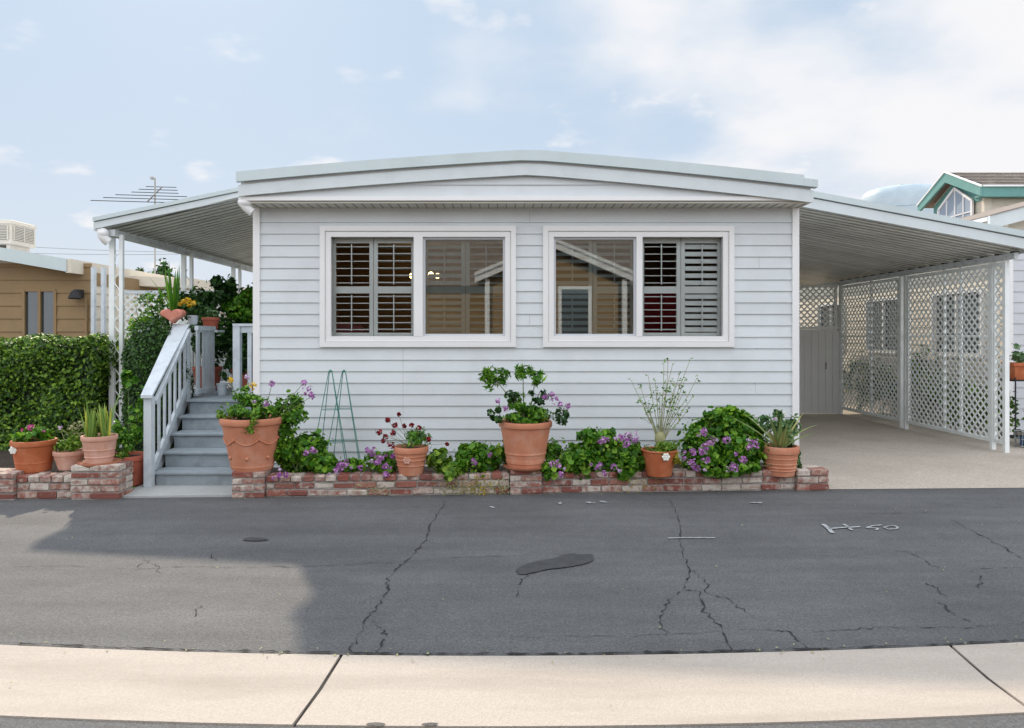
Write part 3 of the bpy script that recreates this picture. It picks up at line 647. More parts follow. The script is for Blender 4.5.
def lattice_panel(parent, x, y0, y1, z0, z1, sp=.125):
    mb = MB(); mb.T = Matrix.Translation((x, y0, z0)) @ Matrix.Rotation(math.pi/2, 4, 'Z'); lattice(mb, y1-y0, z1-z0, sp)
    o = mb.build('lattice_panel', M['lattice'], parent)
    mb = MB(); a = .022
    mb.box(x-.022, x+.022, y0, y1, z0-.02, z0+.03); mb.box(x-.022, x+.022, y0, y1, z1-.03, z1+.02); mb.box(x-.022, x+.022, y0-.02, y0+.025, z0+.03, z1-.03); mb.box(x-.022, x+.022, y1-.025, y1+.02, z0+.03, z1-.03)
    mb.build('panel_frame', M['lattice'], o); return o
LX = 6.87
ls = thing('lattice_screen', (LX, 12, 0), 'long white lattice screen along the right side of the carport', 'lattice screen')
for y0, y1 in ((9.60, 9.82), (9.90, 11.92), (12.2, 14.28)): lattice_panel(ls, LX, y0, y1, .13, 2.60)
for y in (9.60, 9.86, 11.99, 12.13, 14.32): box(LX-.03, LX+.03, y-.026, y+.026, 0, 2.64).build('post', M['lattice'], ls)
for y in (10.6, 11.0, 13.2): box(LX+.025, LX+.055, y-.02, y+.02, .1, 2.64).build('stud', M['lattice'], ls)
box(LX+.024, LX+.05, 9.62, 14.3, 1.585, 1.615).build('rail', M['lattice'], ls)
# back lattice and gate
bl = thing('lattice_screen', (5, 14.4, 0), 'lattice screen across the back of the carport above the grey gate', 'lattice screen')
mb = MB(); mb.T = Matrix.Translation((3.4, 14.4, 1.78)); lattice(mb, 3.44, .86); mb.build('lattice_panel', M['lattice'], bl)
mb = MB(); mb.box(3.38, 6.84, 14.385, 14.43, 2.6, 2.65); mb.box(3.38, 6.84, 14.385, 14.43, 1.74, 1.79)
for x in (4.9, 6.78): mb.box(x, x+.045, 14.38, 14.435, .0, 2.66)
mb.build('frame', M['lattice'], bl)
gt = thing('carport_gate', (5, 14.35, 0), 'tall grey board gate at the back of the carport, under the lattice', 'gate')
mb = MB()
for i in range(24): x = 3.42+i*.143; mb.box(x, x+.137, 14.33, 14.355, .01, 1.70)
mb.build('board_panel', M['gatep'], gt); mb = MB(); mb.box(3.4, 6.78, 14.318, 14.362, 1.70, 1.735); mb.box(3.4, 6.78, 14.356, 14.376, .1, .2); mb.build('gate_frame', M['gatep'], gt)
mb = MB(); mb.tube([(6.55, 14.31, 1.05), (6.55, 14.28, 1.05), (6.55, 14.28, .93), (6.55, 14.31, .93)], .008, 6); mb.build('handle', M['dark'], gt)

# ------------------------------------------------------------------ stairs, deck, railings
sr = .165; st = .28; SY = 7.42; SX0, SX1 = -3.80, -2.88
stair = thing('porch_staircase', (-3.3, 7.4, 0), 'grey blue wooden stairs with white railing climbing to the porch', 'stairs')
for k in range(5):
    z = sr*(k+1); y = SY+st*k
    SXk = -3.70-.036*k
    o = MB().bevbox(SXk-.03, SX1, y-.03, y+(st+.02 if k < 4 else .3), z-.032, z, .006).build('step', M['tread'], stair)
    box(SXk, SX1-.003, y, y+.02, z-sr+.001, z-.034).build('riser', M['tread'], o)
def rx(y): return -3.71-.175*(y-7.36)              # the railing runs slightly outwards towards the porch
def rbar(mb, ya, za, yb, zb, w, h, dx=0, dxb=None): return mb.bar((rx(ya)+dx, ya, za), (rx(yb)+(dx if dxb is None else dxb), yb, zb), w, h)
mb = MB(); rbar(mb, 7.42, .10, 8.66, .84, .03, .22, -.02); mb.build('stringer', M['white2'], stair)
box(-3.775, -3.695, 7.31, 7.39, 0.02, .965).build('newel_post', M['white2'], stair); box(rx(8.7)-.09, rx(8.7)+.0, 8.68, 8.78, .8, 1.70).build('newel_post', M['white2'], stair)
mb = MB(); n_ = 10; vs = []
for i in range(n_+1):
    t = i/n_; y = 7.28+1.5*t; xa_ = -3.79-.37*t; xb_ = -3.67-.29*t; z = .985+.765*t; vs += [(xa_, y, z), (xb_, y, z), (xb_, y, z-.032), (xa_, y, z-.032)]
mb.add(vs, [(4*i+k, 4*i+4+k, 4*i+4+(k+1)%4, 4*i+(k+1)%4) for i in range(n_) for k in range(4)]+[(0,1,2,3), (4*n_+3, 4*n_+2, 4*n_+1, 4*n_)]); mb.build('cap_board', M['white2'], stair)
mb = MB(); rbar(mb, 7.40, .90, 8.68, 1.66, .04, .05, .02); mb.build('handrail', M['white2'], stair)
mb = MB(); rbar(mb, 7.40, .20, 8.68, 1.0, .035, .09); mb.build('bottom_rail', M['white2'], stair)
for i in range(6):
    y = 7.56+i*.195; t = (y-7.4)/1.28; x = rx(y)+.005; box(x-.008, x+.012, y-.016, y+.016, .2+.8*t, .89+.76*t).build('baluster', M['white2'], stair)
# deck
dk = thing('porch_deck', (-3.9, 11, 0), 'raised grey painted porch deck at the top of the stairs', 'deck')
mb = MB()
for i in range(12): x = -4.62+i*.145; mb.box(x, x+.140, 8.82 if i < 6 else 8.84, 15, .79, .822)
mb.build('deck_boards', M['tread'], dk); box(-4.62, -2.88, 8.86, 15, .6, .785).build('joist_frame', M['white2'], dk)
mb = MB()
for i in range(10): z = .03+i*.057; mb.box(-4.62, -3.85, 8.88, 8.9, z, z+.05)
mb.build('skirt', M['white2'], dk)
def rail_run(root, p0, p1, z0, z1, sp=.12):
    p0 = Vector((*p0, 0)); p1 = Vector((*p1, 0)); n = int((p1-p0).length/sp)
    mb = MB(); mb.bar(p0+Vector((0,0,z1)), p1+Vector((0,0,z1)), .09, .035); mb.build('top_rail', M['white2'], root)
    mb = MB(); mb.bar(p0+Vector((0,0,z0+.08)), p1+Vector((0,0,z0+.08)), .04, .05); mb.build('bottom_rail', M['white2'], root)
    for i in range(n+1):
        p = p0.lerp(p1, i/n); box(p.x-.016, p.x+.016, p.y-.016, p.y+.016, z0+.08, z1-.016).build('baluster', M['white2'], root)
dr = thing('deck_railing', (-4.6, 11, .82), 'white balustrade along the outer edge and far end of the porch deck', 'railing')
rail_run(dr, (-4.6, 9.7), (-4.6, 14.9), .82, 1.72); rail_run(dr, (-4.55, 13.2), (-2.9, 13.2), .82, 1.66, .10)
# gate leaf left open, fixed railing panel right
gl = thing('porch_gate', (-3.88, 8.75, .83), 'white board gate standing open at the head of the stairs', 'gate')
mb = MB(); g0 = Vector((-3.86, 8.79, 0)); g1 = Vector((-3.84, 9.36, 0)); g0.x = (190-505)*8.79/700+.08; g1.x = (214-505)*9.36/700
n = 6
for i in range(n):
    if i == 1: continue
    a = g0.lerp(g1, (i+.04)/n); b = g0.lerp(g1, (i+.96)/n); mb.bar(a.lerp(b, 0)+Vector((0,0,1.28)), b+Vector((0,0,1.28)), .02, .86)
mb.build('board_panel', M['white2'], gl)
for z in (1.70, .90): MB().bar(g0+Vector((.0,-.0,z)), g1+Vector((0,0,z)), .045, .06).build('gate_rail', M['white2'], gl)
pr = thing('railing_panel', (-3.1, 8.6, .83), 'short white railing panel against the left corner of the house', 'railing')
mb = MB(); x0 = (234-505)*8.62/700; x1 = -2.88
mb.box(x0, x0+.085, 8.58, 8.66, .83, 1.72); mb.build('post', M['white2'], pr); box(x0, x1, 8.572, 8.67, 1.72, 1.752).build('top_rail', M['white2'], pr)
box(x0+.085, x1, 8.60, 8.64, .86, .93).build('bottom_rail', M['white2'], pr); box(x0+.085, x1, 8.60, 8.64, 1.64, 1.715).build('upper_rail', M['white2'], pr)
for x in (x0+.17, x0+.29, x0+.41): box(x, x+.05, 8.605, 8.635, .93, 1.64).build('baluster', M['white2'], pr)

# ------------------------------------------------------------------ brick planters
def bricks(mb, x0, x1, y0, y1, z0, z1, rng_, ch=.0735, bl_=.205):
    nz = max(1, int(round((z1-z0)/ch))); h = (z1-z0)/nz
    for k in range(nz):
        top = k == nz-1
        L_ = bl_ if not top else .118
        x = x0-(0 if k % 2 == 0 else L_/2)
        while x < x1-.01:
            l = L_*rng_.uniform(.9, 1.08); a = max(x, x0); b = min(x+l, x1)
            if b-a > .03:
                j = rng_.uniform(-.005, .006); g = .0065
                zz0, zz1 = z0+k*h+g, z0+(k+1)*h-g+rng_.uniform(-.003, .004)
                if top: mb.bevbox(a+g, b-g, y0-.008+j, y1+.008, zz0, zz1, .009, .004)
                else:
                    mb.bevbox(a+g, b-g, y0+j, y0+.09, zz0, zz1, .009, .004); mb.bevbox(a+g, b-g, y1-.09, y1-j, zz0, zz1, .009, .004)
            x += l
def pillar(mb, x0, x1, y0, y1, z0, z1, rng_):
    nz = max(1, int(round((z1-z0)/.0735))); h = (z1-z0)/nz; g = .005
    for k in range(nz):
        s = x0+(x1-x0)*(.62 if k % 2 else .38)+rng_.uniform(-.02, .02); zz0, zz1 = z0+k*h+g, z0+(k+1)*h-g
        for a, b in ((x0, s), (s, x1)):
            j = rng_.uniform(-.006, .006); c = (y0+y1)/2
            mb.bevbox(a+g, b-g, y0+j, c-g, zz0, zz1, .009, .004); mb.bevbox(a+g, b-g, c+g, y1+j, zz0, zz1, .009, .004)
def planter(origin_, rot, segs, label, xa, xb, depth, cat='planter'):
    t = thing('brick_planter', origin_, label, cat); t.rotation_euler.z = 0
    T = Matrix.Translation(origin_) @ Matrix.Rotation(rot, 4, 'Z'); q = random.Random(5)
    ws = []; mo = MB(); mo.T = T; pi_ = []
    for kind, x0, x1, z in segs:
        if kind == 'w': w = MB(); w.T = T; ws.append(w); bricks(w, x0, x1, 0, .2, .0, z, q); mo.box(x0, x1, .009, .19, -.02, z-.012)
        else:
            p = MB(); p.T = T; pillar(p, x0, x1, -.045, .235, 0, z, q); pi_.append(p); mo.box(x0+.008, x1-.008, -.036, .226, -.02, z-.01)
    for w in ws: w.build('brick_wall', M['brick'], t)
    mo.build('mortar', M['mortar'], t)
    for p in pi_: p.build('pillar', M['brick'], t)
    s = MB(); s.T = T; nx, ny = 60, 8; vs = []
    for i in range(nx+1):
        for j in range(ny+1): vs.append((xa+(xb-xa)*i/nx, .19+(depth-.19)*j/ny, segs[0][3]*0+.16+R.uniform(-.012, .015)))
    s.add(vs, [(i*(ny+1)+j, (i+1)*(ny+1)+j, (i+1)*(ny+1)+j+1, i*(ny+1)+j+1) for i in range(nx) for j in range(ny)]); s.build('soil', M['soil'], t, True)
    return t, T
Lr = .0597
p1, TR = planter((-2.69, 6.92, 0), Lr, [('p', 0, .32, .265), ('w', .32, 2.74, .215), ('p', 2.74, 3.07, .262), ('w', 3.07, 5.71, .215), ('p', 5.71, 6.05, .225)],
   'long low brick planter with whitewashed bricks running below the house front', .02, 6.0, .74)
p2, TL = planter((-6.6, 6.80, 0), .03, [('w', 0, 1.38, .235), ('p', 1.38, 1.82, .27), ('w', 1.82, 2.36, .235), ('p', 2.36, 2.83, .34)],
   'short whitewashed brick planter in front of the hedge left of the stairs', .0, 2.75, 2.2)

# ------------------------------------------------------------------ pots and plants
def potpart(t, rt, rb, h, m, rings=(), rim=.18, label=None, soil=True):
    x, y, z = origin(t); rh = h*rim; prof = [(rb*.92, 0), (rb, .008)]
    nb_ = 48; lim = h-rh
    for i in range(1, nb_):
        s = i/nb_; r = rb+(rt*.93-rb)*s; prof.append((r, .008+(lim-.008)*s))
    out = []
    for r, zz in prof:
        for c, amp in rings:
            r += 1.3*amp*math.exp(-((zz/h-c)/.016)**2)
        out.append((r, zz))
    prof = out+[(rt*.93, lim), (rt*.985, lim+.006), (rt, lim+.015), (rt, h-.01), (rt*.985, h), (rt*.9, h), (rt*.87, h-.012), (rt*.85, h-.05)]
    mb = MB(); mb.lathe([(.001, 0.0)]+prof+([(.001, h-.05)] if soil else [(.001, h-.05)]), 40, (x, y, z), cap=False)
    o = mb.build('pot', m, t, 'auto', label)
    mb = MB(); n = 24
    vs = [(x+rt*.86*math.cos(2*math.pi*i/n), y+rt*.86*math.sin(2*math.pi*i/n), z+h-.035) for i in range(n)]+[(x, y, z+h-.01)]
    mb.add(vs, [(i, (i+1) % n, n) for i in range(n)]); mb.build('soil', M['soil'], t); return o
def emblem(t, dx, dz, rt, m=M['f_white']):
    """small flower relief on the front of a pot"""
    x, y, z = origin(t); mb = MB(); c = (x+dx, y-math.sqrt(max(0, rt*rt-dx*dx))-.004, z+dz)
    for i in range(6):
        a = i*math.pi/3; mb.ball((c[0]+.026*math.cos(a), c[1], c[2]+.026*math.sin(a)), .016, 8, (1, .4, 1))
    mb.ball(c, .013, 8, (1, .7, 1)); mb.build('emblem', m, t, True)
def stems(t, c, tips, r=.005, m=None, name='stem'):
    mb = MB(); c = Vector(c)
    for p in tips:
        p = Vector(p); q = c.lerp(p, .5)+Vector((R.gauss(0, .015), R.gauss(0, .015), .02)); mb.tube([c+Vector((R.gauss(0, .015), R.gauss(0, .015), 0)), q, p], r, 5, r*.5)
    return mb.build(name, m or M['stem'], t)

# A: orange pot, pink flower, left planter
g0 = 'potted plants along the brick planters'
A = thing('potted_plant', (at(34, 471, 7.12)), 'orange clay pot with pink flower and white flower emblem, leftmost on the left planter', 'potted plant'); a = A.location
potpart(A, .205, .15, .32, M['terra_o'], [(.3, .003)]); emblem(A, -.09, .24, .195)
P, Q = blobs([((a.x, a.y, a.z+.36), (.2, .18, .09), 420, 12)]); leafmesh(P, Q, .042, .038, 'foliage', M['l_ger'], A, .5, 'round')
flower((a.x+.02, a.y-.08, a.z+.45), .04, M['f_mag'], A); stems(A, (a.x, a.y, a.z+.3), [(a.x+.02, a.y-.08, a.z+.43)])
for dx, dz in ((-.12, .42), (.1, .40)): flower((a.x+dx, a.y, a.z+dz), .014, M['f_mag'], A, 8, .016)
# B small pale
B = thing('potted_plant', at(69, 469, 7.15), 'small pale pink pot with yellow green foliage between two larger pots', 'potted plant'); b = B.location
potpart(B, .145, .095, .19, M['terra_p'], rim=.25)
P, Q = blobs([((b.x, b.y, b.z+.27), (.14, .13, .12), 480, 12)]); leafmesh(P, Q, .034, .02, 'foliage', M['l_bright'], B, .6)
P, Q = blobs([((b.x+.06, b.y+.12, b.z+.38), (.17, .1, .1), 220, 10)]); leafmesh(P, Q, .03, .02, 'seed_heads', M['f_lil'] if False else M['drystem'], B, .8)
flower((b.x-.09, b.y, b.z+.43), .022, M['f_lil'], B, 16); stems(B, (b.x, b.y, b.z+.2), [(b.x-.09, b.y, b.z+.42), (b.x+.1, b.y+.1, b.z+.45), (b.x+.15, b.y+.1, b.z+.4)], .004, M['drystem'])
# C blades on the pillar
C = thing('potted_plant', at(99.5, 463, 7.02), 'terracotta pot of tall upright striped blades on the end pillar of the left planter', 'potted plant'); c = C.location
potpart(C, .165, .12, .28, M['terra_p'], [(.25, .005), (.5, .005)]); MB().lathe([(.001, -.012), (.19, -.012), (.20, .018), (.185, .02), (.001, .002)], 28, tuple(c), cap=False).build('saucer', M['saucer'], C, True)
sp = [(R.uniform(0, 6.28), R.uniform(.0, .22), R.uniform(.22, .36), R.uniform(.034, .050), R.uniform(-.1, .2)) for _ in range(70)]
mbx = blades((c.x, c.y, c.z+.26), [], M['l_blade'], C) if False else None
for j in range(7):
    ox, oy = R.uniform(-.12, .12), R.uniform(-.1, .1)
    blades((c.x+ox, c.y+oy, c.z+.25), sp[j*6:j*6+6]+([(R.uniform(0,6.28), .08, R.uniform(.45,.55), .026, .5)] if j % 4 == 0 else []), M['l_blade'], C, 'leaf_tuft')
# D on the ground by the stairs
D = thing('potted_plant', at(127, 486, 7.45), 'reddish brown pot with trailing green plant on the ground beside the stair foot', 'potted plant'); D.location.z = .02; d = D.location
potpart(D, .22, .16, .32, M['terra_r'])
P, Q = blobs([((d.x-.02, d.y-.02, d.z+.42), (.17, .14, .2), 620, 14), ((d.x-.1, d.y-.05, d.z+.55), (.12, .1, .16), 260, 8)]); leafmesh(P, Q, .045, .025, 'foliage', M['l_ger'], D, .6, droop=.6)
P = np.array([[d.x+.02+t*.17+R.gauss(0, .025), d.y-.2-t*.06, d.z+.38-.36*t+R.gauss(0, .02)] for t in np.linspace(0, 1, 90)]); leafmesh(P, np.tile((.2, -1, .4), (90, 1)), .035, .018, 'trailing_shoot', M['l_bright'], D, .5)
# E big decorated pot
E = thing('potted_plant', at(252.5, 469, 7.1), 'largest decorated terracotta pot with swags and yellow and purple flowers on the first brick pillar', 'potted plant'); e = E.location
potpart(E, .315, .20, .53, M['terra'], [(.08, .004)], rim=.13)
mb = MB()
for k in range(7):
    a0 = k*2*math.pi/7-.1; pts = []
    for i in range(9):
        t = i/8; an = a0+t*2*math.pi/7; zz = .33-.055*math.sin(math.pi*t); rr = .20+(.293-.20)*(zz/.46)+.004; pts.append((e.x+rr*math.cos(an), e.y+rr*math.sin(an), e.z+zz))
    mb.tube(pts, .0065, 6); mb.ball(pts[0], .012, 8)
    an = a0+math.pi/7; rr = .232; mb.ball((e.x+rr*math.cos(an), e.y+rr*math.sin(an), e.z+.14), .017, 8)
mb.build('swag', M['terra'], E, True)
P, Q = blobs([((e.x, e.y-.05, e.z+.62), (.29, .24, .13), 1500, 20), ((e.x-.05, e.y, e.z+.74), (.18, .15, .1), 420, 9)]); leafmesh(P, Q, .040, .020, 'foliage', M['l_ger'], E, .6)
P, Q = blobs([((e.x+.34, e.y+.08, e.z+.58), (.19, .15, .2), 900, 14), ((e.x+.30, e.y+.02, e.z+.3), (.13, .12, .26), 700, 12)]); leafmesh(P, Q, .038, .03, 'foliage', M['l_ger'], E, .6, 'round')
P, Q = blobs([((e.x+.1, e.y-.3, e.z+.48), (.09, .05, .13), 160, 7), ((e.x-.22, e.y-.1, e.z+.57), (.12, .1, .06), 200, 6)]); leafmesh(P, Q, .03, .018, 'trailing_shoot', M['l_bright'], E, .6)
for px, py, r, m_ in ((253, 386, .045, 'f_yel'), (230.5, 380, .03, 'f_yel'), (272, 384, .035, 'f_pur'), (266, 404, .045, 'f_pur'), (247, 377, .028, 'f_lil'), (254, 402, .022, 'f_lil'), (308, 391, .06, 'f_pur'), (304, 383, .035, 'f_pur'), (312, 396, .035, 'f_pur')):
    p = at(px, py, 6.95); flower(p, r, M[m_], E); stems(E, (e.x+(p.x-e.x)*.4, e.y, e.z+.5), [p])
# F
F_ = thing('potted_plant', at(411, 474.5, 7.12), 'mid sized terracotta pot of dark red flowers on the planter edge', 'potted plant'); f = F_.location
potpart(F_, .178, .12, .29, M['terra'], [(.35, .005), (.55, .005), (.68, .004)], rim=.22); emblem(F_, -.02, .17, .155, M['terra_p'])
P, Q = blobs([((f.x+.03, f.y, f.z+.36), (.17, .15, .1), 520, 12)]); leafmesh(P, Q, .045, .014, 'foliage', M['l_ger'], F_, .5, droop=-.8)
P, Q = blobs([((f.x+.05, f.y, f.z+.42), (.1, .1, .08), 120, 6)]); leafmesh(P, Q, .04, .012, 'foliage', M['l_grey'], F_, .5, droop=-.8)
tips = []
for px, py, r in ((388,420,.022),(379,432,.03),(386,437,.025),(395,425,.022),(399,414.5,.018),(404,426,.018),(412,425,.02),(419,428,.02),(429,439,.02),(447,444,.014),(393,433,.025),(391,445,.03),(383,441,.018)):
    p = at(px, py, 7.05); flower(p, r*1.3, M['f_red'], F_, 30, .022); tips.append(p)
stems(F_, (f.x, f.y, f.z+.27), tips, .003)
# G
G_ = thing('potted_plant', at(525.5, 467, 7.2), 'large terracotta pot with leafy stems and purple blooms on the middle brick pillar', 'potted plant'); g = G_.location
potpart(G_, .275, .185, .475, M['terra'], [(.13, .006), (.17, .004), (.32, .004)], rim=.13)
MB().lathe([(.001, -.012), (.20, -.012), (.235, .022), (.22, .024), (.001, .004)], 32, tuple(g), cap=False).build('saucer', M['saucer'], G_, True)
P, Q = blobs([((g.x, g.y-.04, g.z+.53), (.27, .2, .1), 1300, 18), ((g.x-.02, g.y, g.z+.66), (.2, .16, .1), 260, 10)]); leafmesh(P, Q, .05, .024, 'foliage', M['l_ger'], G_, .6)
P, Q = blobs([((at(496, 378, 7.15)), (.15, .1, .14), 230, 14), ((at(523, 372, 7.2)), (.11, .08, .09), 90, 9), ((at(535, 376, 7.2)), (.10, .08, .10), 90, 9), ((at(488, 373, 7.15)), (.06, .06, .05), 50, 4)]); leafmesh(P, Q, .10, .024, 'leafy_shoot', M['l_ger'], G_, .7)
P, Q = blobs([((at(538, 395, 7.15)), (.12, .1, .1), 150, 7), ((at(513, 397, 7.15)), (.1, .1, .08), 120, 6), ((at(496, 415, 7.05)), (.09, .08, .1), 130, 6), ((at(562, 418, 7.05)), (.08, .08, .13), 150, 7)]); leafmesh(P, Q, .045, .03, 'foliage', M['l_dark'], G_, .6)
stems(G_, (g.x, g.y, g.z+.45), [at(496, 380, 7.15), at(523, 374, 7.2), at(535, 378, 7.2), at(540, 392, 7.15), at(513, 395, 7.15)], .008)
for px, py, r in ((554,400,.05),(560,404,.03),(568,406,.03),(498,401,.028),(506,409,.035),(545,397,.03),(552,394,.03)): flower(at(px, py, 7.0), r, M['f_pur'], G_)
# H wispy
H_ = thing('potted_plant', at(659, 475.5, 7.16), 'orange pot with white flower emblem and tall wispy seed stems', 'potted plant'); h_ = H_.location
potpart(H_, .185, .125, .27, M['terra_o'], rim=.08); emblem(H_, .03, .22, .18)
P, Q = blobs([((h_.x, h_.y-.02, h_.z+.30), (.22, .17, .07), 620, 14), ((h_.x-.2, h_.y+.05, h_.z+.2), (.1, .1, .14), 220, 6)]); leafmesh(P, Q, .05, .012, 'foliage', M['l_bright'], H_, .6)
P, Q = blobs([((h_.x+.17, h_.y-.1, h_.z+.2), (.05, .05, .12), 120, 6)]); leafmesh(P, Q, .05, .016, 'trailing_shoot', M['l_gold'], H_, .5, droop=1.)
mb = MB(); tipsH = []
base_ = Vector((h_.x+.01, h_.y, h_.z+.28)); mb.ball(base_+Vector((0, 0, .1)), .055, 10, (1, 1, 1.4))
for px, py in ((631,380),(640,385),(648,375),(655,380),(664,362),(668,358),(673,363),(680,372),(685,379),(690,360),(697,378),(694,395),(642,400),(675,385),(660,395),(688,410),(650,410),(684,392)):
    p = at(px, py, 7.15+R.uniform(-.1, .1)); k1 = base_.lerp(p, .35)+Vector(((660-px)*.0006, 0, .02)); k2 = base_.lerp(p, .7)+Vector((R.gauss(0, .012), 0, 0))
    mb.tube([base_, k1, k2, p], .0055, 5, .0022); tipsH += [p, k2, k1.lerp(k2, .6)]
    for _ in range(3):
        q0 = k1.lerp(p, R.uniform(.1, .9)); q1 = q0+Vector((R.gauss(0, .05), R.gauss(0, .03), R.uniform(.0, .07))); mb.tube([q0, q1], .002, 4); tipsH.append(q1)
mb.build('seed_stems', M['drystem'], H_)
P = np.array([list(p+Vector((R.gauss(0, .01), R.gauss(0, .01), R.gauss(0, .01)))) for p in tipsH for _ in range(3)]); leafmesh(P, np.tile((0, -1, .3), (len(P), 1)), .026, .015, 'seed_heads', M['l_ger'], H_, .8)
# I aloe
I_ = thing('potted_plant', at(780, 475, 7.33), 'terracotta pot of arching aloe and grey succulents at the right end of the planter', 'potted plant'); i_ = I_.location
potpart(I_, .19, .145, .31, M['terra'], [(.2, .005), (.3, .005), (.42, .005), (.6, .004)], rim=.25)
sp = [(math.pi*1.02, .85, .62, .035, .35), (math.pi*.95, .6, .5, .045, .4), (math.pi*1.2, .35, .42, .045, .2), (math.pi*1.4, .15, .36, .05, .1), (.1, .45, .45, .045, .3), (-.1, .9, .38, .04, .5), (-.4, .3, .42, .05, .2), (-1.2, .2, .33, .05, .3), (-1.7, .5, .3, .05, .4), (-.1, .65, .45, .035, .75), (1.5, .2, .4, .045, 0), (2.6, .5, .45, .04, .4), (.6, .5, .4, .04, .4), (-2.4, .7, .35, .045, .3), (3.0, 1.15, .62, .025, .05)]
blades((i_.x, i_.y, i_.z+.28), sp, M['l_aloe'], I_, 'aloe_leaves')
P, Q = blobs([((i_.x-.03, i_.y+.08, i_.z+.55), (.17, .1, .16), 380, 9), ((i_.x+.14, i_.y+.08, i_.z+.4), (.1, .1, .22), 260, 8), ((i_.x+.17, i_.y-.02, i_.z+.12), (.05, .06, .16), 140, 7)]); leafmesh(P, Q, .045, .03, 'foliage', M['l_grey'], I_, .6, 'round')
flower(at(785, 414, 7.25), .025, M['f_white'], I_, 14, name='pale_bud'); flower(at(775, 419, 7.25), .03, M['f_lil'], I_, 12)
# J heart-shaped pot on the stair rail cap
J = thing('potted_plant', (at(173.5, 322, 8.75)), 'heart shaped salmon clay planter with tall aloe on the stair rail', 'potted plant'); j = J.location; j.z = 1.752; J.location = j; j = J.location
mb = MB(); hp = []
for k in range(36):
    t = 2*math.pi*k/36; hp.append((16*math.sin(t)**3/17, (13*math.cos(t)-5*math.cos(2*t)-2*math.cos(3*t)-math.cos(4*t))/17))
lay = [(.80, -.06), (.95, -.05), (1, -.03), (1, .03), (.93, .05), (.75, .06)]
vs = []
for s_, y_ in lay: vs += [(j.x+x*.155*s_, j.y+y_*1.2, j.z+.105+(z+.05)*.105*s_) for x, z in hp]
k_ = 36; fs = [(i*k_+q, i*k_+(q+1) % k_, (i+1)*k_+(q+1) % k_, (i+1)*k_+q) for i in range(len(lay)-1) for q in range(k_)]+[tuple(range(k_))[::-1], tuple((len(lay)-1)*k_+q for q in range(k_))]
mb.add(vs, fs); mb.build('pot', M['heart'], J, 'auto')
sp = [(R.uniform(0, 6.28), R.uniform(.02, .3), R.uniform(.35, .62), .045, R.uniform(-.1, .25)) for _ in range(14)]+[(3.3, .45, .5, .03, .3)]
blades((j.x-.0, j.y, j.z+.17), sp, M['l_ger'], J, 'aloe_leaves')
# yellow flowers in small white pot
K_ = thing('potted_plant', (at(192, 326, 8.95).x, 8.98, 1.745), 'small white pot of yellow flowers on the porch rail beside the heart planter', 'potted plant'); k = K_.location
potpart(K_, .07, .05, .12, M['white2'])
P, Q = blobs([((k.x+.03, k.y, k.z+.2), (.17, .12, .12), 420, 10)]); leafmesh(P, Q, .04, .018, 'foliage', M['l_dark'], K_)
for px, py, r in ((183,302,.035),(188,300,.04),(180,304,.025),(194,303,.03),(190,306,.03)): flower(at(px, py, 8.9), r, M['f_yel'], K_, 30, .03)
# red pot on rail
K2 = thing('potted_plant', (at(206, 326, 9.3).x, 9.45, 1.68), 'red clay pot on the porch rail in front of the dark bushes', 'potted plant'); k = K2.location
potpart(K2, .115, .08, .17, M['terra_r'], rim=.25); box(k.x-.14, k.x+.14, k.y-.12, k.y+.12, k.z-.03, k.z).build('shelf_board', M['white2'], K2); MB().tube([(k.x, k.y, .82), (k.x, k.y, k.z-.03)], .03).build('shelf_post', M['white2'], K2)
P, Q = blobs([((k.x, k.y, k.z+.24), (.1, .1, .12), 160, 7)]); leafmesh(P, Q, .05, .02, 'foliage', M['l_grey'], K2)
# shrubs in tubs on the deck
def tub_shrub(x, y, lst, m, label, L_=.075, W_=.045, pot_m='terra_r', shape='leaf'):
    t = thing('potted_shrub', (x, y, .822), label, 'potted shrub'); potpart(t, .2, .15, .34, M[pot_m])
    P, Q = blobs(lst); leafmesh(P, Q, L_, W_, 'foliage', m, t, .7, shape)
    mb = MB()
    for c_, r_, *_ in lst: c_ = Vector(c_); mb.tube([(x, y, 1.1), Vector((x, y, 1.1)).lerp(c_, .5)+Vector((.03, 0, .05)), c_], .016, 6, .006)
    mb.build('stem', M['bark'], t); return t
tub_shrub(-4.25, 10.0, [((-4.40, 10.0, 2.08), (.33, .3, .30), 1500, 16), ((-4.15, 10.1, 2.25), (.22, .25, .22), 700, 10), ((-4.2, 10, 1.6), (.35, .3, .4), 1300, 14)], M['l_dark'], 'tall dark leafy shrub behind the heart planter on the porch')
tub_shrub(-3.95, 10.6, [((-4.05, 10.6, 2.1), (.28, .3, .42), 1500, 16), ((-3.85, 10.5, 1.65), (.36, .3, .45), 1400, 14)], M['l_dark'], 'dark shrub standing behind the red pot on the porch', .085, .05)
tub_shrub(-3.45, 10.2, [((-3.72, 10.2, 2.02), (.32, .3, .32), 1500, 16), ((-3.45, 10.2, 2.25), (.24, .25, .24), 900, 12), ((-3.55, 10.2, 1.6), (.40, .3, .42), 1500, 14)], M['l_ger'], 'fresh green shrub on the porch beside the corner of the house', .07, .045)
tub_shrub(-3.55, 9.6, [((-3.56, 9.6, 1.3), (.27, .25, .34), 2200, 18)], M['l_dark'], 'low dark bushy plant on the deck seen through the porch opening', .08, .055)
t = thing('potted_plant', (-3.7, 9.15, .822), 'small white pot standing on the deck beside the open gate', 'potted plant'); potpart(t, .07, .05, .16, M['white2']); P, Q = blobs([((-3.7, 9.15, 1.05), (.08, .08, .1), 120, 6)]); leafmesh(P, Q, .04, .02, 'foliage', M['l_dark'], t)
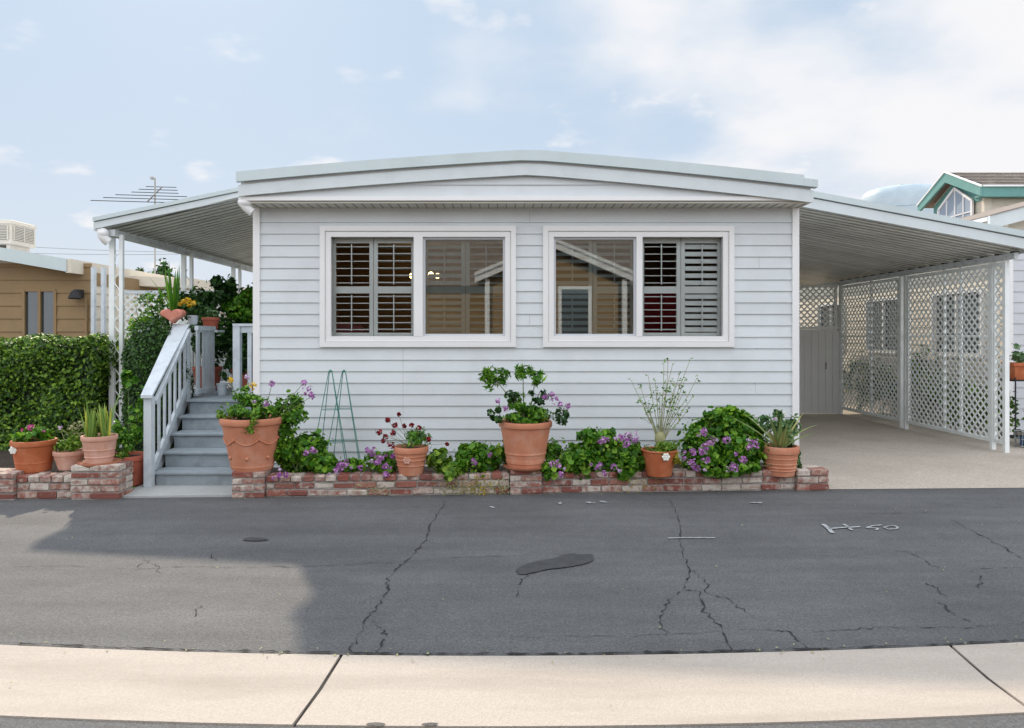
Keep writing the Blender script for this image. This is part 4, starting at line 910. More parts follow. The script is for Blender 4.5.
# climbing vine tangle left of the heart pot
t = thing('climbing_vine', (-4.75, 9.3, 0), 'loose light green vine between the awning post and the heart planter', 'vine')
P, Q = blobs([((-4.58, 9.1, 1.93), (.30, .25, .26), 420, 14), ((-4.38, 9.1, 2.02), (.14, .2, .22), 260, 8), ((-4.8, 9.1, 1.7), (.16, .2, .22), 240, 8)]); leafmesh(P, Q, .05, .032, 'foliage', M['l_ger'], t, .8)
mb = MB()
for x in (-4.8, -4.65, -4.5, -4.38): mb.tube([(-4.75, 9.3, 0), (-4.7, 9.2, 1.0), (x, 9.1, 2.0)], .009, 5, .003)
mb.build('stem', M['stem'], t)

# ------------------------------------------------------------------ ground-planted bushes in the long planter
def bush(name, label, cat, lst, m, parts, L_=.06, W_=.055, shape='round', fl=(), fm='f_pur', group=None, core=True):
    c0 = np.mean([np.array(q[0]) for q in lst], 0); t = thing(name, (c0[0], c0[1], .16), label, cat, group)
    P, Q = blobs(lst); leafmesh(P, Q, L_, W_, 'foliage', m, t, .55, shape)
    if shape == 'round' and name == 'flowering_bush':
        P, Q = blobs([(c_, [v*1.06 for v in r_], max(30, n_//4), (rest[0] if rest else 14)+8) for c_, r_, n_, *rest in lst]); leafmesh(P, Q, .034, .028, 'young_leaves', M['l_young'], t, .7, 'round')
    mb = MB()
    for c_, r_, *_ in lst:
        for _ in range(4): mb.tube([(c0[0]+R.gauss(0, .04), c0[1]+R.gauss(0, .03), .15), (c_[0]+R.gauss(0, .6)*r_[0], c_[1]+R.gauss(0, .3)*r_[1], c_[2]+R.uniform(0, .5)*r_[2])], .006, 5, .003)
    mb.build('stem', M['stem'], t)
    for i__, (px, py, Y, r) in enumerate(fl):
        if r > 0: flower(at(px+R.uniform(-9, 9), py+R.uniform(-6, 5), Y+.02), r*.5, M['f_lil' if i__ % 2 else fm], t, 12, .018)
    for px, py, Y, r in fl: flower(at(px, py, Y), r, M[fm], t, int(14+420*r), .022)
    return t
def bl(px, py, Y, rx, rz, n, k=14, ry=.16): return (tuple(at(px, py, Y)), (rx, ry, rz), n, k)
gg = 'flowering bushes in the long brick planter'
bush('flowering_bush', 'dark green geranium bush at the foot of the largest pot, with purple blooms', 'bush', [bl(305, 455, 7.3, .34, .20, 1500, 18), bl(283, 440, 7.25, .12, .28, 500), bl(325, 465, 7.2, .2, .12, 400)], M['l_ger'], 0,
     fl=[(312,450,7.05,.035),(306,453,7.05,.03),(279,476,6.86,.035),(286,475,6.86,.03),(341,465,7.0,.045),(337,470,7.0,.04),(346,463,7.0,.04)], group=gg)
bush('flowering_bush', 'small purple flowering bush just left of the dark red flowers', 'bush', [bl(385, 463, 7.25, .22, .16, 450, 10), bl(358, 467, 7.25, .18, .08, 350, 8)], M['l_ger'], 0,
     fl=[(372,453,7.05,.045),(380,458,7.05,.045),(385,466,7.0,.04),(386,474,6.98,.035),(367,450,7.05,.03),(360,468,7.0,.03),(393,456,7.1,.03),(377,462,7.0,.04)], group=gg)
bush('trailing_bush', 'bright green trailing plant spilling over the bricks right of the dark red flowers', 'bush', [bl(440, 462, 7.15, .16, .16, 420, 10), bl(452, 475, 7.05, .12, .10, 260, 8)], M['l_bright'], 0, .055, .04, 'round', group=None)
bush('flowering_bush', 'low dark leaved bush left of the middle pillar', 'bush', [bl(482, 458, 7.3, .28, .17, 1000, 16), bl(470, 466, 7.15, .2, .1, 350, 8), bl(505, 450, 7.4, .1, .2, 150, 6)], M['l_ger'], 0, fl=[(474,462,7.05,.035),(490,455,7.15,.025),(556,478,6.97,.0)][:2], group=gg)
bush('flowering_bush', 'sprig of round leaves with pink blooms right under the large middle pot', 'bush', [bl(555, 458, 7.3, .15, .20, 300, 9), bl(552, 468, 7.15, .15, .08, 260, 7)], M['l_ger'], 0, .055, .05, fl=[(552,464,7.02,.035),(559,466,7.0,.03),(561,474,6.98,.03)], group=gg)
bush('flowering_bush', 'broad bush with pale purple blooms, left of the wispy plant', 'bush', [bl(604, 455, 7.35, .42, .24, 2300, 22), bl(580, 460, 7.2, .2, .18, 600), bl(628, 462, 7.2, .2, .16, 700), bl(597, 438, 7.35, .2, .12, 400, 8)], M['l_ger'], 0,
     fl=[(602,440,7.05,.05),(620,438,7.05,.05),(628,437,7.05,.055),(635,440,7.05,.045),(600,466,6.98,.04),(614,467,6.98,.04),(604,473,6.97,.03),(626,445,7.0,.035)], group=gg)
bush('flowering_bush', 'tallest rounded geranium bush with purple blooms beside the aloe pot', 'bush', [bl(722, 442, 7.5, .46, .30, 3300, 26), bl(700, 452, 7.3, .25, .24, 900), bl(745, 455, 7.3, .26, .22, 900), bl(722, 418, 7.5, .3, .12, 600, 9), bl(720, 465, 7.2, .4, .10, 700, 12)], M['l_ger'], 0, .062, .055,
     fl=[(704,432,7.1,.05),(712,441,7.08,.05),(706,446,7.05,.045),(726,440,7.08,.042),(693,452,7.05,.045),(702,452,7.03,.045),(692,463,7.0,.05),(696,468,7.0,.045),(707,460,7.0,.035),(734,467,6.98,.055),(743,460,7.0,.045),(754,443,7.1,.055),(749,447,7.1,.03)], group=gg)
# dry creeper tufts on the bricks
for px, n in ((455, 130), (478, 150), (500, 90), (378, 60), (640, 40)):
    p = at(px, 488, 6.93+.0597*((px-232)/100)*.9+.03); t = thing('creeper_tuft', (p.x, p.y, .02), {455: 'dry yellow creeper on the bricks below the bright trailing plant', 478: 'widest tuft of dry creeper on the planter front, left of the middle pillar', 500: 'dry creeper tuft touching the left side of the middle pillar', 378: 'thin dry tuft on the bricks below the purple flowers near the trellises', 640: 'tiny dry tuft at the planter foot below the wispy orange pot'}[px], 'creeper')
    Y0 = 6.92+(p.x+2.69)*.0597-.012
    P = np.array([[p.x+R.gauss(0, .10), Y0+R.uniform(-.02, .005), max(.01, .08+R.gauss(0, .05))] for _ in range(n)]); leafmesh(P, np.tile((0, -1, .2), (n, 1)), .028, .010, 'foliage', M['l_gold'] if px in (478, 640) else M['drystem'], t, .5)
# trellises
for px, Y, lb in ((330.5, 7.45, 'green wire obelisk trellis, the left of the two against the siding'), (344, 7.55, 'green wire obelisk trellis, the right of the two against the siding')):
    top = at(px, 371, Y); t = thing('garden_trellis', (top.x, Y, .16), lb, 'trellis'); mb = MB()
    for dx, dy in ((-.2, -.1), (.2, -.1), (.16, .14), (-.16, .14)):
        MB().tube([(top.x+dx, Y+dy, .15), (top.x+dx*.08, Y+dy*.08, top.z)], .0045, 6).build('leg', M['green'], t)
    for f_ in (.3, .62):
        q = [(top.x+dx*(1-f_*.92), Y+dy*(1-f_*.92), .15+(top.z-.15)*f_) for dx, dy in ((-.2, -.1), (.2, -.1), (.16, .14), (-.16, .14))]
        mb.tube(q+[q[0]], .003, 5)
    mb.build('hoop', M['green'], t); MB().ball(top, .016, 8).build('finial', M['green'], t)

# ------------------------------------------------------------------ hedge, mound
def boxhedge(x0, x1, y0, y1, z0, z1, n, L_, W_, m, t, wob=.05):
    P = []; Q = []
    def w(a, b): return wob*(math.sin(a*7.3+b*3)+math.sin(a*3.1-b*5.7))
    for _ in range(n):
        u = R.random()
        if u < .55: x, z = R.uniform(x0, x1), R.uniform(z0, z1); e = max(0, (z-z1+.15)/.15); p = (x, y0+w(x, z)+e*e*.1+R.uniform(-.03, .09), z); q = (0, -1, .4)
        elif u < .85: x, y = R.uniform(x0, x1), R.uniform(y0, y1); p = (x, y, z1+w(x, y)*.6-R.uniform(-.025, .08)); q = (0, -.2, 1)
        else: y, z = R.uniform(y0, y1), R.uniform(z0, z1); p = (x1+w(y, z)-R.uniform(-.03, .08), y, z); q = (1, 0, .4)
        P.append(p); Q.append(q)
    leafmesh(P, Q, L_, W_, 'foliage', m, t, .55)
hg = thing('hedge', (-6, 9.4, 0), 'clipped bright green hedge behind the left brick planter', 'hedge')
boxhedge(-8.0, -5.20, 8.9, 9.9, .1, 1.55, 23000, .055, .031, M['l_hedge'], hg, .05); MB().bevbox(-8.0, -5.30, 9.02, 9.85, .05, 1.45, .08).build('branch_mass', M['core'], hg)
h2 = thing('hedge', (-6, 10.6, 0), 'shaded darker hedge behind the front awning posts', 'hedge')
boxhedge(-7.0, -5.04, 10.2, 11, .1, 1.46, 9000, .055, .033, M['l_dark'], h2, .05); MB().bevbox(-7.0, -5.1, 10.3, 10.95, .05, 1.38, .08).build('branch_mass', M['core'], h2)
md = thing('clipped_shrub', (-4.4, 8.9, 0), 'dense dark clipped shrub rising beside the stair rail', 'shrub')
lst = []
P = []; Q = []
for cx, cz, rx, ry, rz, n in ((-4.26, .72, .40, .42, .98, 8000), (-4.30, 1.2, .34, .4, .60, 7000)):
    d_ = NP.normal(0, 1, (n, 3)); d_ /= np.linalg.norm(d_, axis=1)[:, None]; wv = 1+.05*np.sin(d_[:, 0]*9+d_[:, 2]*7)+NP.uniform(-.06, .05, n)
    P.append(np.array([cx, 8.62, cz])+d_*np.array([rx, ry, rz])*wv[:, None]); Q.append(d_)
P = np.concatenate(P); Q = np.concatenate(Q); k = (P[:, 0] < -3.93) & (P[:, 0] > -4.66) & (P[:, 2] > 0.05); leafmesh(P[k], Q[k], .038, .022, 'foliage', M['l_mound'], md, .5)
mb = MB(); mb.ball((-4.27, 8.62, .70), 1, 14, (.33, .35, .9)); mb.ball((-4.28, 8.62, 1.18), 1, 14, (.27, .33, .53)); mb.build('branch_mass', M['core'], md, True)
# small round-leaved sprig by the post
t = thing('garden_sprig', (-4.5, 7.9, .1), 'sprig of bright round leaves in front of the dark clipped shrub', 'plant')
P, Q = blobs([(tuple(at(128, 380, 7.95)), (.10, .1, .12), 60, 6), (tuple(at(138, 420, 7.7)), (.1, .1, .3), 200, 9)]); leafmesh(P, Q, .055, .045, 'foliage', M['l_ger'], t, .5, 'round')
stems(t, (-4.15, 7.8, .1), [at(128, 380, 7.95), at(138, 410, 7.7)])

# ------------------------------------------------------------------ left neighbour: tan house
nh = thing('neighbour_house', (-12, 13, 0), 'tan boarded house with pale metal roof edge, far left behind the hedge', 'house')
NX = -7.66
w_ = (at(24, 290, 13).x, at(56, 290, 13).x, 1.3, at(0, 290, 13).z)
mb = MB(); mb.T = Matrix.Translation((0, 13, 0)); siding(mb, -16, NX, .0, 2.95, .24, [w_], .02); mb.build('wall', M['tan'], nh)
mb = MB(); mb.T = Matrix.Translation((NX, 13, 0)) @ Matrix.Rotation(math.pi/2, 4, 'Z'); siding(mb, 0, 10, 0, 2.55, .24, (), .02); mb.build('side_wall', M['cream'], nh)
box(NX-.02, NX+.03, 13.02, 23, 2.55, 2.78).build('eave_board', M['tan'], nh)
def gab(x, k=.175): return 2.86+(-7.9-x)*k if x > -11 else 2.86+(3.1-(-11-x))*k
def nband(y0, y1, a, b, xr=-7.9): 
    xs = [-15, -11, xr]; return MB().prism([(x, gab(x)+a) for x in xs]+[(x, gab(x)+b) for x in reversed(xs)], y0, y1)
nband(12.6, 12.66, -.10, .13).build('fascia', M['rooff'], nh); nband(12.7, 22, 0, .12, -7.86).build('roof', M['roofw'], nh)
box(-7.92, -7.82, 12.62, 22, 2.74, 2.99).build('side_gutter', M['cream'], nh)  # cream stands in for sunlight on this side of the roof edge
wd = MB(); x0, x1, z0, z1 = w_; wd.box(x0, x1, 13.02, 13.04, z0, z1); o = wd.build('window', M['winb'], nh)
mb = MB(); xm = (x0+x1)/2
for a, b in ((x0-.02, x0+.03), (xm-.025, xm+.025), (x1-.03, x1+.02)): mb.box(a, b, 12.97, 13.018, z0, z1)
mb.box(x0, x1, 12.975, 13.016, z1-.03, z1+.02); mb.build('frame', M['tan'], o)
p = at(79, 295, 12.9); mb = MB(); mb.box(p.x-.04, p.x+.04, 12.84, 12.985, p.z-.04, p.z+.10); mb.lathe([(.09, -.02), (.11, .0), (.06, .12), (.001, .16)], 14, (p.x-.03, 12.82, p.z-.06)); lo = mb.build('porch_light', M['dark'], nh)
MB().tube([(p.x+.1, 12.96, p.z-.05), (p.x+.1, 12.96, 1.0)], .02).build('conduit', M['tan'], nh)
for x in (93, 103): q = at(x+1, 300, 12.75); box(q.x-.03, q.x+.03, 12.7, 12.78, 0, 2.85).build('post', M['white2'], nh)
nl = thing('lattice_screen', (-6.8, 13.25, 0), 'white lattice screen beside the tan house, seen between the awning posts', 'lattice screen')
mb = MB(); mb.T = Matrix.Translation((-7.3, 13.25, .9)); lattice(mb, 2.2, 1.5, .15, .05, .01); mb.build('lattice_panel', M['lattice'], nl)
mb = MB(); mb.box(-7.3, -5.1, 13.23, 13.29, 2.4, 2.46); mb.box(-7.3, -5.1, 13.23, 13.29, 0, .9); mb.build('frame', M['white2'], nl)
# second roofline of neighbour awning behind
na = thing('neighbour_awning', (-8.4, 15, 0), 'low cream awning roof beyond the lattice left of the porch', 'awning')
MB().add([(-8.0, 14.6, 2.66), (-6.5, 14.6, 2.60), (-6.3, 22, 2.60), (-8.0, 22, 2.66), (-8.0, 14.6, 2.86), (-6.5, 14.6, 2.80), (-6.3, 22, 2.80), (-8.0, 22, 2.86)], [(0,3,2,1), (4,5,6,7), (0,1,5,4), (1,2,6,5), (2,3,7,6), (3,0,4,7)]).build('roof_panel', M['cream'], na)
for y in (15.2, 18, 21.5): box(-6.6, -6.52, y, y+.08, 0, 2.62).build('post', M['white2'], na)
# cooler
ac = thing('rooftop_cooler', (at(12, 255, 15.6)), 'beige louvered cooler box on the roof of the tan house', 'air conditioner'); c = Vector(ac.location); ac.location.z = gab(c.x)+.12; c = Vector(ac.location)
zt = at(0, 221, 15.6).z; cx0, cx1 = at(-12, 0, 15.6).x, at(11, 0, 15.4).x
MB().bevbox(cx0, cx1, 15.4, 16.2, c.z+.1, zt, .02).build('cabinet', M['acb'], ac)
mb = MB(); mb.box(cx0-.02, cx1+.02, 15.38, 16.22, zt-.09, zt-.03)
mb.build('lid', M['acb'], ac)
for a, b in ((cx0+.06, (cx0+cx1)/2-.03), ((cx0+cx1)/2+.03, cx1-.06)):
    mb = MB(); mb.box(a, b, 15.385, 15.402, c.z+.2, zt-.13); o = mb.build('louver', M['acd'], ac); mb = MB()
    for i in range(8): z = c.z+.22+i*(zt-.16-c.z-.2)/8; mb.bar((a, 15.378, z), (b, 15.378, z), .02, .012)
    for x in (a, b): mb.box(x-.012, x+.012, 15.372, 15.388, c.z+.2, zt-.13)
    mb.build('slat', M['acb'], o)
mb = MB(); mb.box(cx1-.002, cx1+.012, 15.47, 16.13, c.z+.2, zt-.13); o = mb.build('louver', M['acd'], ac); mb = MB()
for i in range(8): z = c.z+.22+i*(zt-.16-c.z-.2)/8; mb.bar((cx1+.02, 15.47, z), (cx1+.02, 16.13, z), .02, .012)
for y in (15.47, 15.8, 16.13): mb.box(cx1+.01, cx1+.026, y-.012, y+.012, c.z+.2, zt-.13)
mb.build('slat', M['acb'], o)
for x in (cx0+.15, cx1-.1): box(x-.04, x+.04, 15.45, 16.1, c.z-.05, c.z+.1).build('foot', M['acb'], ac)
# antenna
an = thing('tv_antenna', at(155, 290, 17.5), 'rooftop television antenna on a thin mast above the awning', 'antenna'); an.location.z = 2.7; q = Vector(an.location)
mb = MB(); mb.tube([q, (q.x, q.y, at(0, 178, 17.5).z)], .020, 8); mb.build('mast', M['acd'], an)
mb = MB(); b0 = at(147, 202, 17.0); b1 = at(162, 187, 18.2); mb.bar(b0, b1, .02, .02); bo = mb.build('boom', M['dark'], an)
for k in range(6):
    t_ = k/5; c = b0.lerp(b1, t_); half = 1.3-.2*k if k < 3 else .6-.1*(k-3)
    dirv = Vector((1, .1, -.01)).normalized(); mb = MB(); mb.tube([c-dirv*half, c+dirv*half*.9], .010, 5); mb.build('element', M['dark'], an)
MB().ball(at(152, 178, 17.5), .05, 8).build('cap', M['steel'], an)
# power lines
for za, zb, lb in ((241, 243, 'upper thin overhead wire crossing the left sky behind the antenna'), (250, 238, 'lower thin overhead wire crossing the left sky behind the antenna')):
    a = at(-60, za, 34); b = at(420, zb, 36); n = 14; pts = [a.lerp(b, i/n)-Vector((0, 0, .5*math.sin(math.pi*i/n))) for i in range(n+1)]
    tag(MB().tube(pts, .012, 4).build('overhead_wire', M['steel']), lb, 'wire')
# distant trees left
def tree(px, py_top, py_base, Y, rx, label, m=M['l_dark'], n=900, L_=.28):
    top = at(px, py_top, Y); x = top.x; H = top.z; t = thing('tree', (x, Y, 0), label, 'tree')
    h = (py_base-py_top)*Y/700/2; mb = MB(); mb.tube([(x, Y, 0), (x+.1, Y, H*.5), (x, Y, H-.3*h)], .16, 8, .04)
    for k in range(5): a_ = k*1.3; mb.tube([(x, Y, H-1.5*h), (x+rx*.6*math.cos(a_), Y+rx*.6*math.sin(a_), H-h*R.uniform(.3, 1.1))], .05, 5, .02)
    mb.build('trunk', M['bark'], t)
    P, Q = blob((x, Y, H-h), (rx, rx, h*1.1), n, 12, .4); leafmesh(P, Q, L_, L_*.6, 'crown', m, t, .8)
tree(140, 270, 300, 40, .8, 'small round dark treetop on the skyline left of the antenna mast'); tree(161, 260, 300, 42, .75, 'taller ragged treetop on the skyline right of the antenna mast', n=420)
tree(222, 290, 340, 36, 2.2, 'dark tree far behind the porch opening', n=2400)

# ------------------------------------------------------------------ right neighbours
rh = thing('neighbour_house', (9, 11, 0), 'grey sided house with white corner post beyond the lattice at the right edge', 'house')
mb = MB(); mb.T = Matrix.Translation((0, 11.2, 0)); siding(mb, 8.05, 14, .1, 3.3, .17); mb.build('wall', M['grey'], rh)
ww = [(.6+i*2.4, 1.9+i*2.4, 1.3, 2.35) for i in range(3)]
mb = MB(); mb.T = Matrix.Translation((8.05, 11.2, 0)) @ Matrix.Rotation(-math.pi/2, 4, 'Z'); siding(mb, -14, 0, .75, 3.3, .17, [(-b, -a, c, d) for a, b, c, d in ww]); mb.build('side_wall', M['cream'], rh)
mb = MB()
for i in range(40): y = 11.22+i*.34; mb.box(8.06, 8.12, y, y+.325, 0, .75)
mb.build('skirting', M['acd'], rh)
box(8.02, 8.11, 11.17, 11.26, 0, 3.3).build('corner_trim', M['white'], rh)
for a, b, c, d in ww:
    o = box(8.07, 8.09, 11.2+a, 11.2+b, c, d).build('window', M['winb'], rh)
    mb = MB(); mb.box(8.0, 8.06, 11.2+a-.05, 11.2+b+.05, d, d+.06); mb.box(8.0, 8.06, 11.2+a-.05, 11.2+b+.05, c-.06, c); mb.box(8.0, 8.06, 11.2+a-.05, 11.2+a, c, d); mb.box(8.0, 8.06, 11.2+b, 11.2+b+.05, c, d); mb.box(8.01, 8.055, 11.2+(a+b)/2-.02, 11.2+(a+b)/2+.02, c, d); mb.build('frame', M['white'], o)
def rz(x): return 3.42+(x-7.55)*.27
def rr(y0, y1, a, b, x0=7.55): xs = [x0, 14]; return MB().prism([(x, rz(x)+a) for x in xs]+[(x, rz(x)+b) for x in reversed(xs)], y0, y1)
rr(10.9, 10.95, -.16, .05).build('fascia', M['canopy'], rh); rr(10.88, 24, .05, .066).build('roof_flashing', M['shingle'], rh); rr(10.96, 24, -.02, .045).build('roof', M['roofw'], rh)
mb = MB(); mb.add([(8.05, 11.2, 3.3), (14, 11.2, 3.3), (14, 11.2, rz(14)-.03), (8.05, 11.2, rz(8.05)-.03)], [(0,1,2,3)]); mb.build('gable_wall', M['cream'], rh)
# green trimmed house
gh = thing('neighbour_house', (16, 21, 0), 'tall cream house with teal trim, shingle roof and peaked window in its gable', 'house')
Xg, Y1, Y2, Ym = 13.6, 20.0, 23.0, 21.6; ze, zp = 5.86, 6.62
zs = (zp-ze)/(Ym-Y1); zs2 = (zp-ze)/(Y2-Ym)
mb = MB(); mb.prismx([(20.35, 0), (22.75, 0), (22.75, ze), (Ym, zp-.12), (20.35, ze)], 13.95, 14.05); mb.build('gable_wall', M['cream'], gh)
mb = MB(); mb.T = Matrix.Translation((14.0, 20.35, 0)); siding(mb, 0, 12, 0, ze-.02, .2, (), .02); mb.build('wall', M['cream'], gh)
box(13.9, 14.12, 20.30, 20.42, 0, ze-.1).build('corner_trim', M['cream'], gh)
mb = MB(); th = .05
mb.prismx([(Y1, ze+.02), (Ym, zp+.02), (Y2, ze+.02), (Y2, ze-.06), (Ym, zp-.06), (Y1, ze-.06)], Xg+.03, 30); mb.build('roof', M['shingle'], gh)
mb = MB()
for i in range(9):
    for q in range(70):
        t_ = i/9; t2 = (i+1)/9; x = Xg+.02+q*.24+(i % 2)*.12; mb.add([(x, Y1+(Ym-Y1)*t_, ze+.03+(zp-ze)*t_+.02), (x+.23, Y1+(Ym-Y1)*t_, ze+.03+(zp-ze)*t_+.02), (x+.23, Y1+(Ym-Y1)*t2, ze+.03+(zp-ze)*t2), (x, Y1+(Ym-Y1)*t2, ze+.03+(zp-ze)*t2)], [(0,1,2,3)])
mb.build('shingles', M['shingle'], gh)
mb = MB(); f_ = .26
mb.prismx([(Y1-.02, ze+.04), (Ym, zp+.05), (Y2+.02, ze+.04), (Y2+.02, ze-.22), (Ym, zp-f_-.02), (Y1-.02, ze-.26)], Xg-.03, Xg+.04); mb.build('rake_board', M['teal'], gh)
mb = MB(); mb.prismx([(Y1-.05, ze+.05), (Ym, zp+.06), (Y2+.05, ze+.05), (Y2+.05, ze+.0), (Ym, zp+.02), (Y1-.05, ze+.0)], Xg-.06, Xg-.0); mb.build('drip_edge', M['white'], gh)
box(Xg+.04, 30, Y1-.03, Y1+.04, ze-.28, ze+.0).build('eave_board', M['teal'], gh); box(Xg+.04, 30, Y1-.08, Y1+.0, ze+.0, ze+.05).build('eave_gutter', M['white'], gh)
box(Xg+.05, 30, Y1+.04, 20.35, ze-.26, ze-.2).build('soffit', M['teal'], gh); mb = MB(); mb.prismx([(20.4, ze-.3), (20.4, ze-.06), (Ym, zp-.22), (22.7, ze-.08), (22.7, ze-.3)], Xg+.3, Xg+.345); mb.build('gable_trim', M['teal'], gh)
wy = [(20.75, 4.35), (20.75, 5.62), (21.55, 6.15), (22.35, 5.62), (22.35, 4.35)]
mb = MB(); mb.prismx(wy, 13.86, 13.89); o = mb.build('window', mat('pale_blue_pane', (.28, .34, .42), .5, .1, 2), gh)
mb = MB()
for p0, p1 in zip(wy, wy[1:]+wy[:1]): mb.bar((13.845, *p0), (13.845, *p1), .06, .07)
for y in (21.15, 21.55, 21.95): mb.bar((13.85, y, 4.35), (13.85, y, 5.62+(.53 if y == 21.55 else .26)), .03, .03)
for z in (4.8, 5.3): mb.bar((13.85, 20.75, z), (13.85, 22.35, z), .03, .03)
mb.build('frame', M['white'], o)
# tank
tk = thing('storage_tank', (at(902, 336, 44).x, 44, 0), 'pale blue round topped tank on the skyline behind the carport', 'tank'); c = tk.location
zt = at(0, 189, 44).z; rt_ = 2.35
MB().lathe([(rt_, 0), (rt_, zt-1.0), (rt_*.985, zt-.55), (rt_*.94, zt-.25), (rt_*.86, zt-.10), (rt_*.6, zt-.03), (.01, zt)], 48, (c.x, c.y, 0), cap=False).build('tank_shell', M['tank'], tk, True)
mb = MB()
for i in range(6): mb.lathe([(rt_+.0, -.03), (rt_+.03, 0), (rt_, .03)], 48, (c.x, c.y, zt-1.4-i*.7), cap=False)
mb.build('hoop_band', M['tank'], tk); MB().lathe([(.12, -.05), (.12, .15), (.2, .17), (.16, .28), (.01, .32)], 12, (c.x, c.y, zt)).build('vent_cap', M['steel'], tk)
# greenery behind the lattice
for x, y, h, rx, lb in ((7.55, 10.75, .8, .2, 'low leafy bush behind the street end of the lattice'), (7.5, 14.8, 1.2, .24, 'leafy bush far back behind the lattice near the grey gate'), (7.5, 12.6, 1.35, .22, 'leafy bush behind the nearer lattice panel'), (7.5, 11.5, 1.0, .22, 'shorter leafy bush behind the nearer lattice panel, toward the street'), (7.5, 13.9, 1.1, .24, 'leafy bush behind the farther lattice panel')):
    t = thing('garden_bush', (x, y, 0), lb, 'bush'); P, Q = blobs([((x, y, h*.55), (rx*1.2, .5, h*.5), 1000, 16)]); leafmesh(P, Q, .07, .04, 'foliage', M['l_hedge'], t); stems(t, (x, y, 0), [(x, y+.2, h*.8), (x, y-.2, h*.8)], .012)
# low wall + far house behind the back gate
fh = thing('neighbour_house', (5, 21, 0), 'cream house glimpsed through the lattice behind the back of the carport', 'house')
mb = MB(); mb.T = Matrix.Translation((0, 21, 0)); siding(mb, 2, 8.6, 0, 2.9, .2); mb.build('wall', M['cream'], fh); box(1.8, 8.8, 20.6, 26, 2.9, 3.05).build('roof', M['roofw'], fh)
# plant stand at right edge
ps = thing('plant_stand', (7.62, 10.3, 0), 'black metal two tier plant stand beside the lattice end', 'plant stand')
for x in (7.38, 8.1):
    for y in (10.12, 10.44): MB().tube([(x, y, 0), (x, y, 1.0)], .010, 6).build('leg', M['dark'], ps)
for z in (.95, .12):
    mb = MB()
    for i in range(8): y = 10.12+i*.0457; mb.bar((7.38, y, z), (8.1, y, z), .012, .012)
    mb.bar((7.38, 10.12, z), (7.38, 10.44, z), .02, .02); mb.bar((8.1, 10.12, z), (8.1, 10.44, z), .02, .02); mb.build('shelf', M['dark'], ps)
t = thing('potted_plant', (7.66, 10.28, .962), 'orange trough pot on the top tier of the black plant stand', 'potted plant'); c = t.location
MB().add([(7.42,10.18,.965),(8.0,10.18,.965),(8.0,10.38,.965),(7.42,10.38,.965),(7.38,10.14,1.20),(8.05,10.14,1.20),(8.05,10.42,1.20),(7.38,10.42,1.20)], [(0,3,2,1),(4,5,6,7),(0,1,5,4),(1,2,6,5),(2,3,7,6),(3,0,4,7)]).build('pot', M['terra_o'], t)
box(7.365, 8.065, 10.125, 10.435, 1.165, 1.21).build('rim', M['terra_o'], t)
P, Q = blobs([((7.6, 10.28, 1.3), (.2, .12, .1), 300, 10), ((7.5, 10.28, 1.42), (.08, .08, .09), 40, 4)]); leafmesh(P, Q, .05, .03, 'foliage', M['l_grey'], t)
t = thing('watering_can', (7.78, 10.25, .45), 'blue plastic can hanging from the black plant stand', 'watering can'); MB().lathe([(.13, 0), (.15, .03), (.12, .26), (.10, .28), (.09, .27)], 20, (7.78, 10.25, .45)).build('body', M['blue'], t, 'auto'); MB().tube([(7.66, 10.25, .7), (7.66, 10.25, .92), (7.86, 10.25, .92), (7.88, 10.25, .7)], .009, 6).build('handle', M['dark'], t)
t = thing('wire_basket', (7.75, 10.0, 0), 'dark wire basket on the ground under the plant stand', 'basket'); mb = MB()
for i in range(14): x = 7.35+i*.055; mb.tube([(x, 9.95, .02), (x, 9.93, .24)], .005, 4); mb.tube([(x, 10.08, .02), (x, 10.09, .24)], .005, 4)
for z in (.03, .13, .24):
    for y in (9.94, 10.085): mb.tube([(7.33, y, z), (8.1, y, z)], .006, 5)
mb.build('wire', M['steel'], t); MB().bevbox(7.4, 8.0, 9.97, 10.06, .01, .17, .03).build('blue_bundle', M['blue'], t)

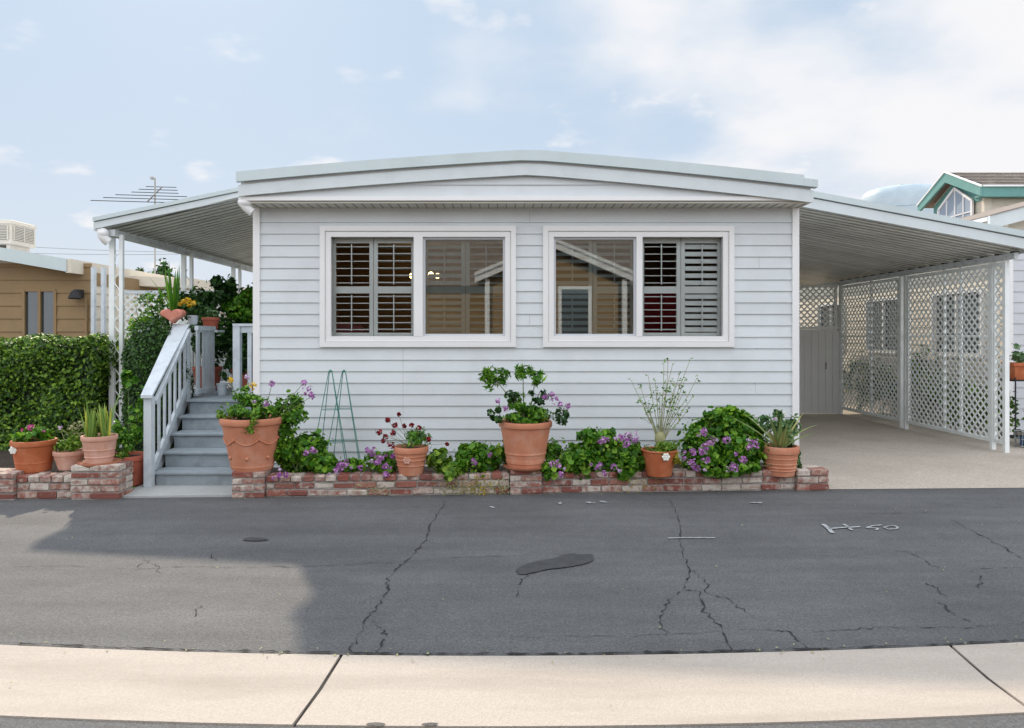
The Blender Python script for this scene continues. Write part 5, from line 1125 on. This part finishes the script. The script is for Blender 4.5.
# ------------------------------------------------------------------ house across the street (behind the camera; mirrored in the panes)
oh = thing('opposite_house', (1.6, -6, 0), 'tan gabled house across the street, mirrored in the window panes', 'house')
mb = MB(); mb.T = Matrix.Translation((0, -6.5, 0)) @ Matrix.Rotation(math.pi, 4, 'Z'); siding(mb, -9, 9, 0, 3.2, .2, (), .02); mb.build('wall', M['tan'], oh)
mb = MB(); mb.T = Matrix.Translation((0, -5, 0)) @ Matrix.Rotation(math.pi, 4, 'Z'); siding(mb, -3.4, .5, 0, 3.2, .2, [(-2.55, -1.65, 1.6, 3.05)], .02); mb.build('porch_wall', M['tan'], oh)
mb = MB(); mb.prism([(-.5, 3.2), (1.5, 4.1), (3.4, 3.2)], -5.2, -5.05); mb.build('gable', M['tan'], oh)
def og(y0, y1, a, b, nm, m): xs = [-.9, 1.5, 3.9]; z = lambda x: 4.35-.42*abs(x-1.5); MB().prism([(x, z(x)+a) for x in xs]+[(x, z(x)+b) for x in reversed(xs)], y0, y1).build(nm, m, oh)
og(-4.75, -4.68, .1, -.16, 'rake_board', M['white']); og(-12, -4.76, .1, 0, 'roof', M['shingle']); og(-4.66, -4.62, .14, .04, 'rake_flange', M['white'])
MB().prism([(-9.3, 3.2), (-9.3, 3.5), (0, 5.6), (9.3, 3.5), (9.3, 3.2)], -14, -6.2).build('main_roof', M['shingle'], oh)
o = box(1.7, 2.5, -5.02, -5.0, 1.65, 3.0).build('window', M['winb'], oh); mb = MB()
for a in ((1.6, 1.7, -4.99, -4.94, 1.55, 3.1), (2.5, 2.6, -4.99, -4.94, 1.55, 3.1), (1.7, 2.5, -4.99, -4.94, 3.0, 3.1), (1.7, 2.5, -4.99, -4.94, 1.55, 1.65)): mb.box(*a)
mb.build('frame', M['white'], o)
for x in (-.6, 3.5): box(x, x+.14, -4.95, -4.8, 0, 3.3).build('post', M['white'], oh)

GR = {'potted plant': 'potted plants around the house', 'potted shrub': 'potted shrubs on the porch', 'trellis': 'garden trellises in the long planter', 'creeper': 'dry tufts on the brick planter',
      'planter': 'brick planters along the road', 'tree': 'distant trees on the skyline', 'wire': 'overhead wires'}
for o in list(bpy.data.objects):
    if o.get('category') in GR and o.parent is None: o['group'] = GR[o['category']]
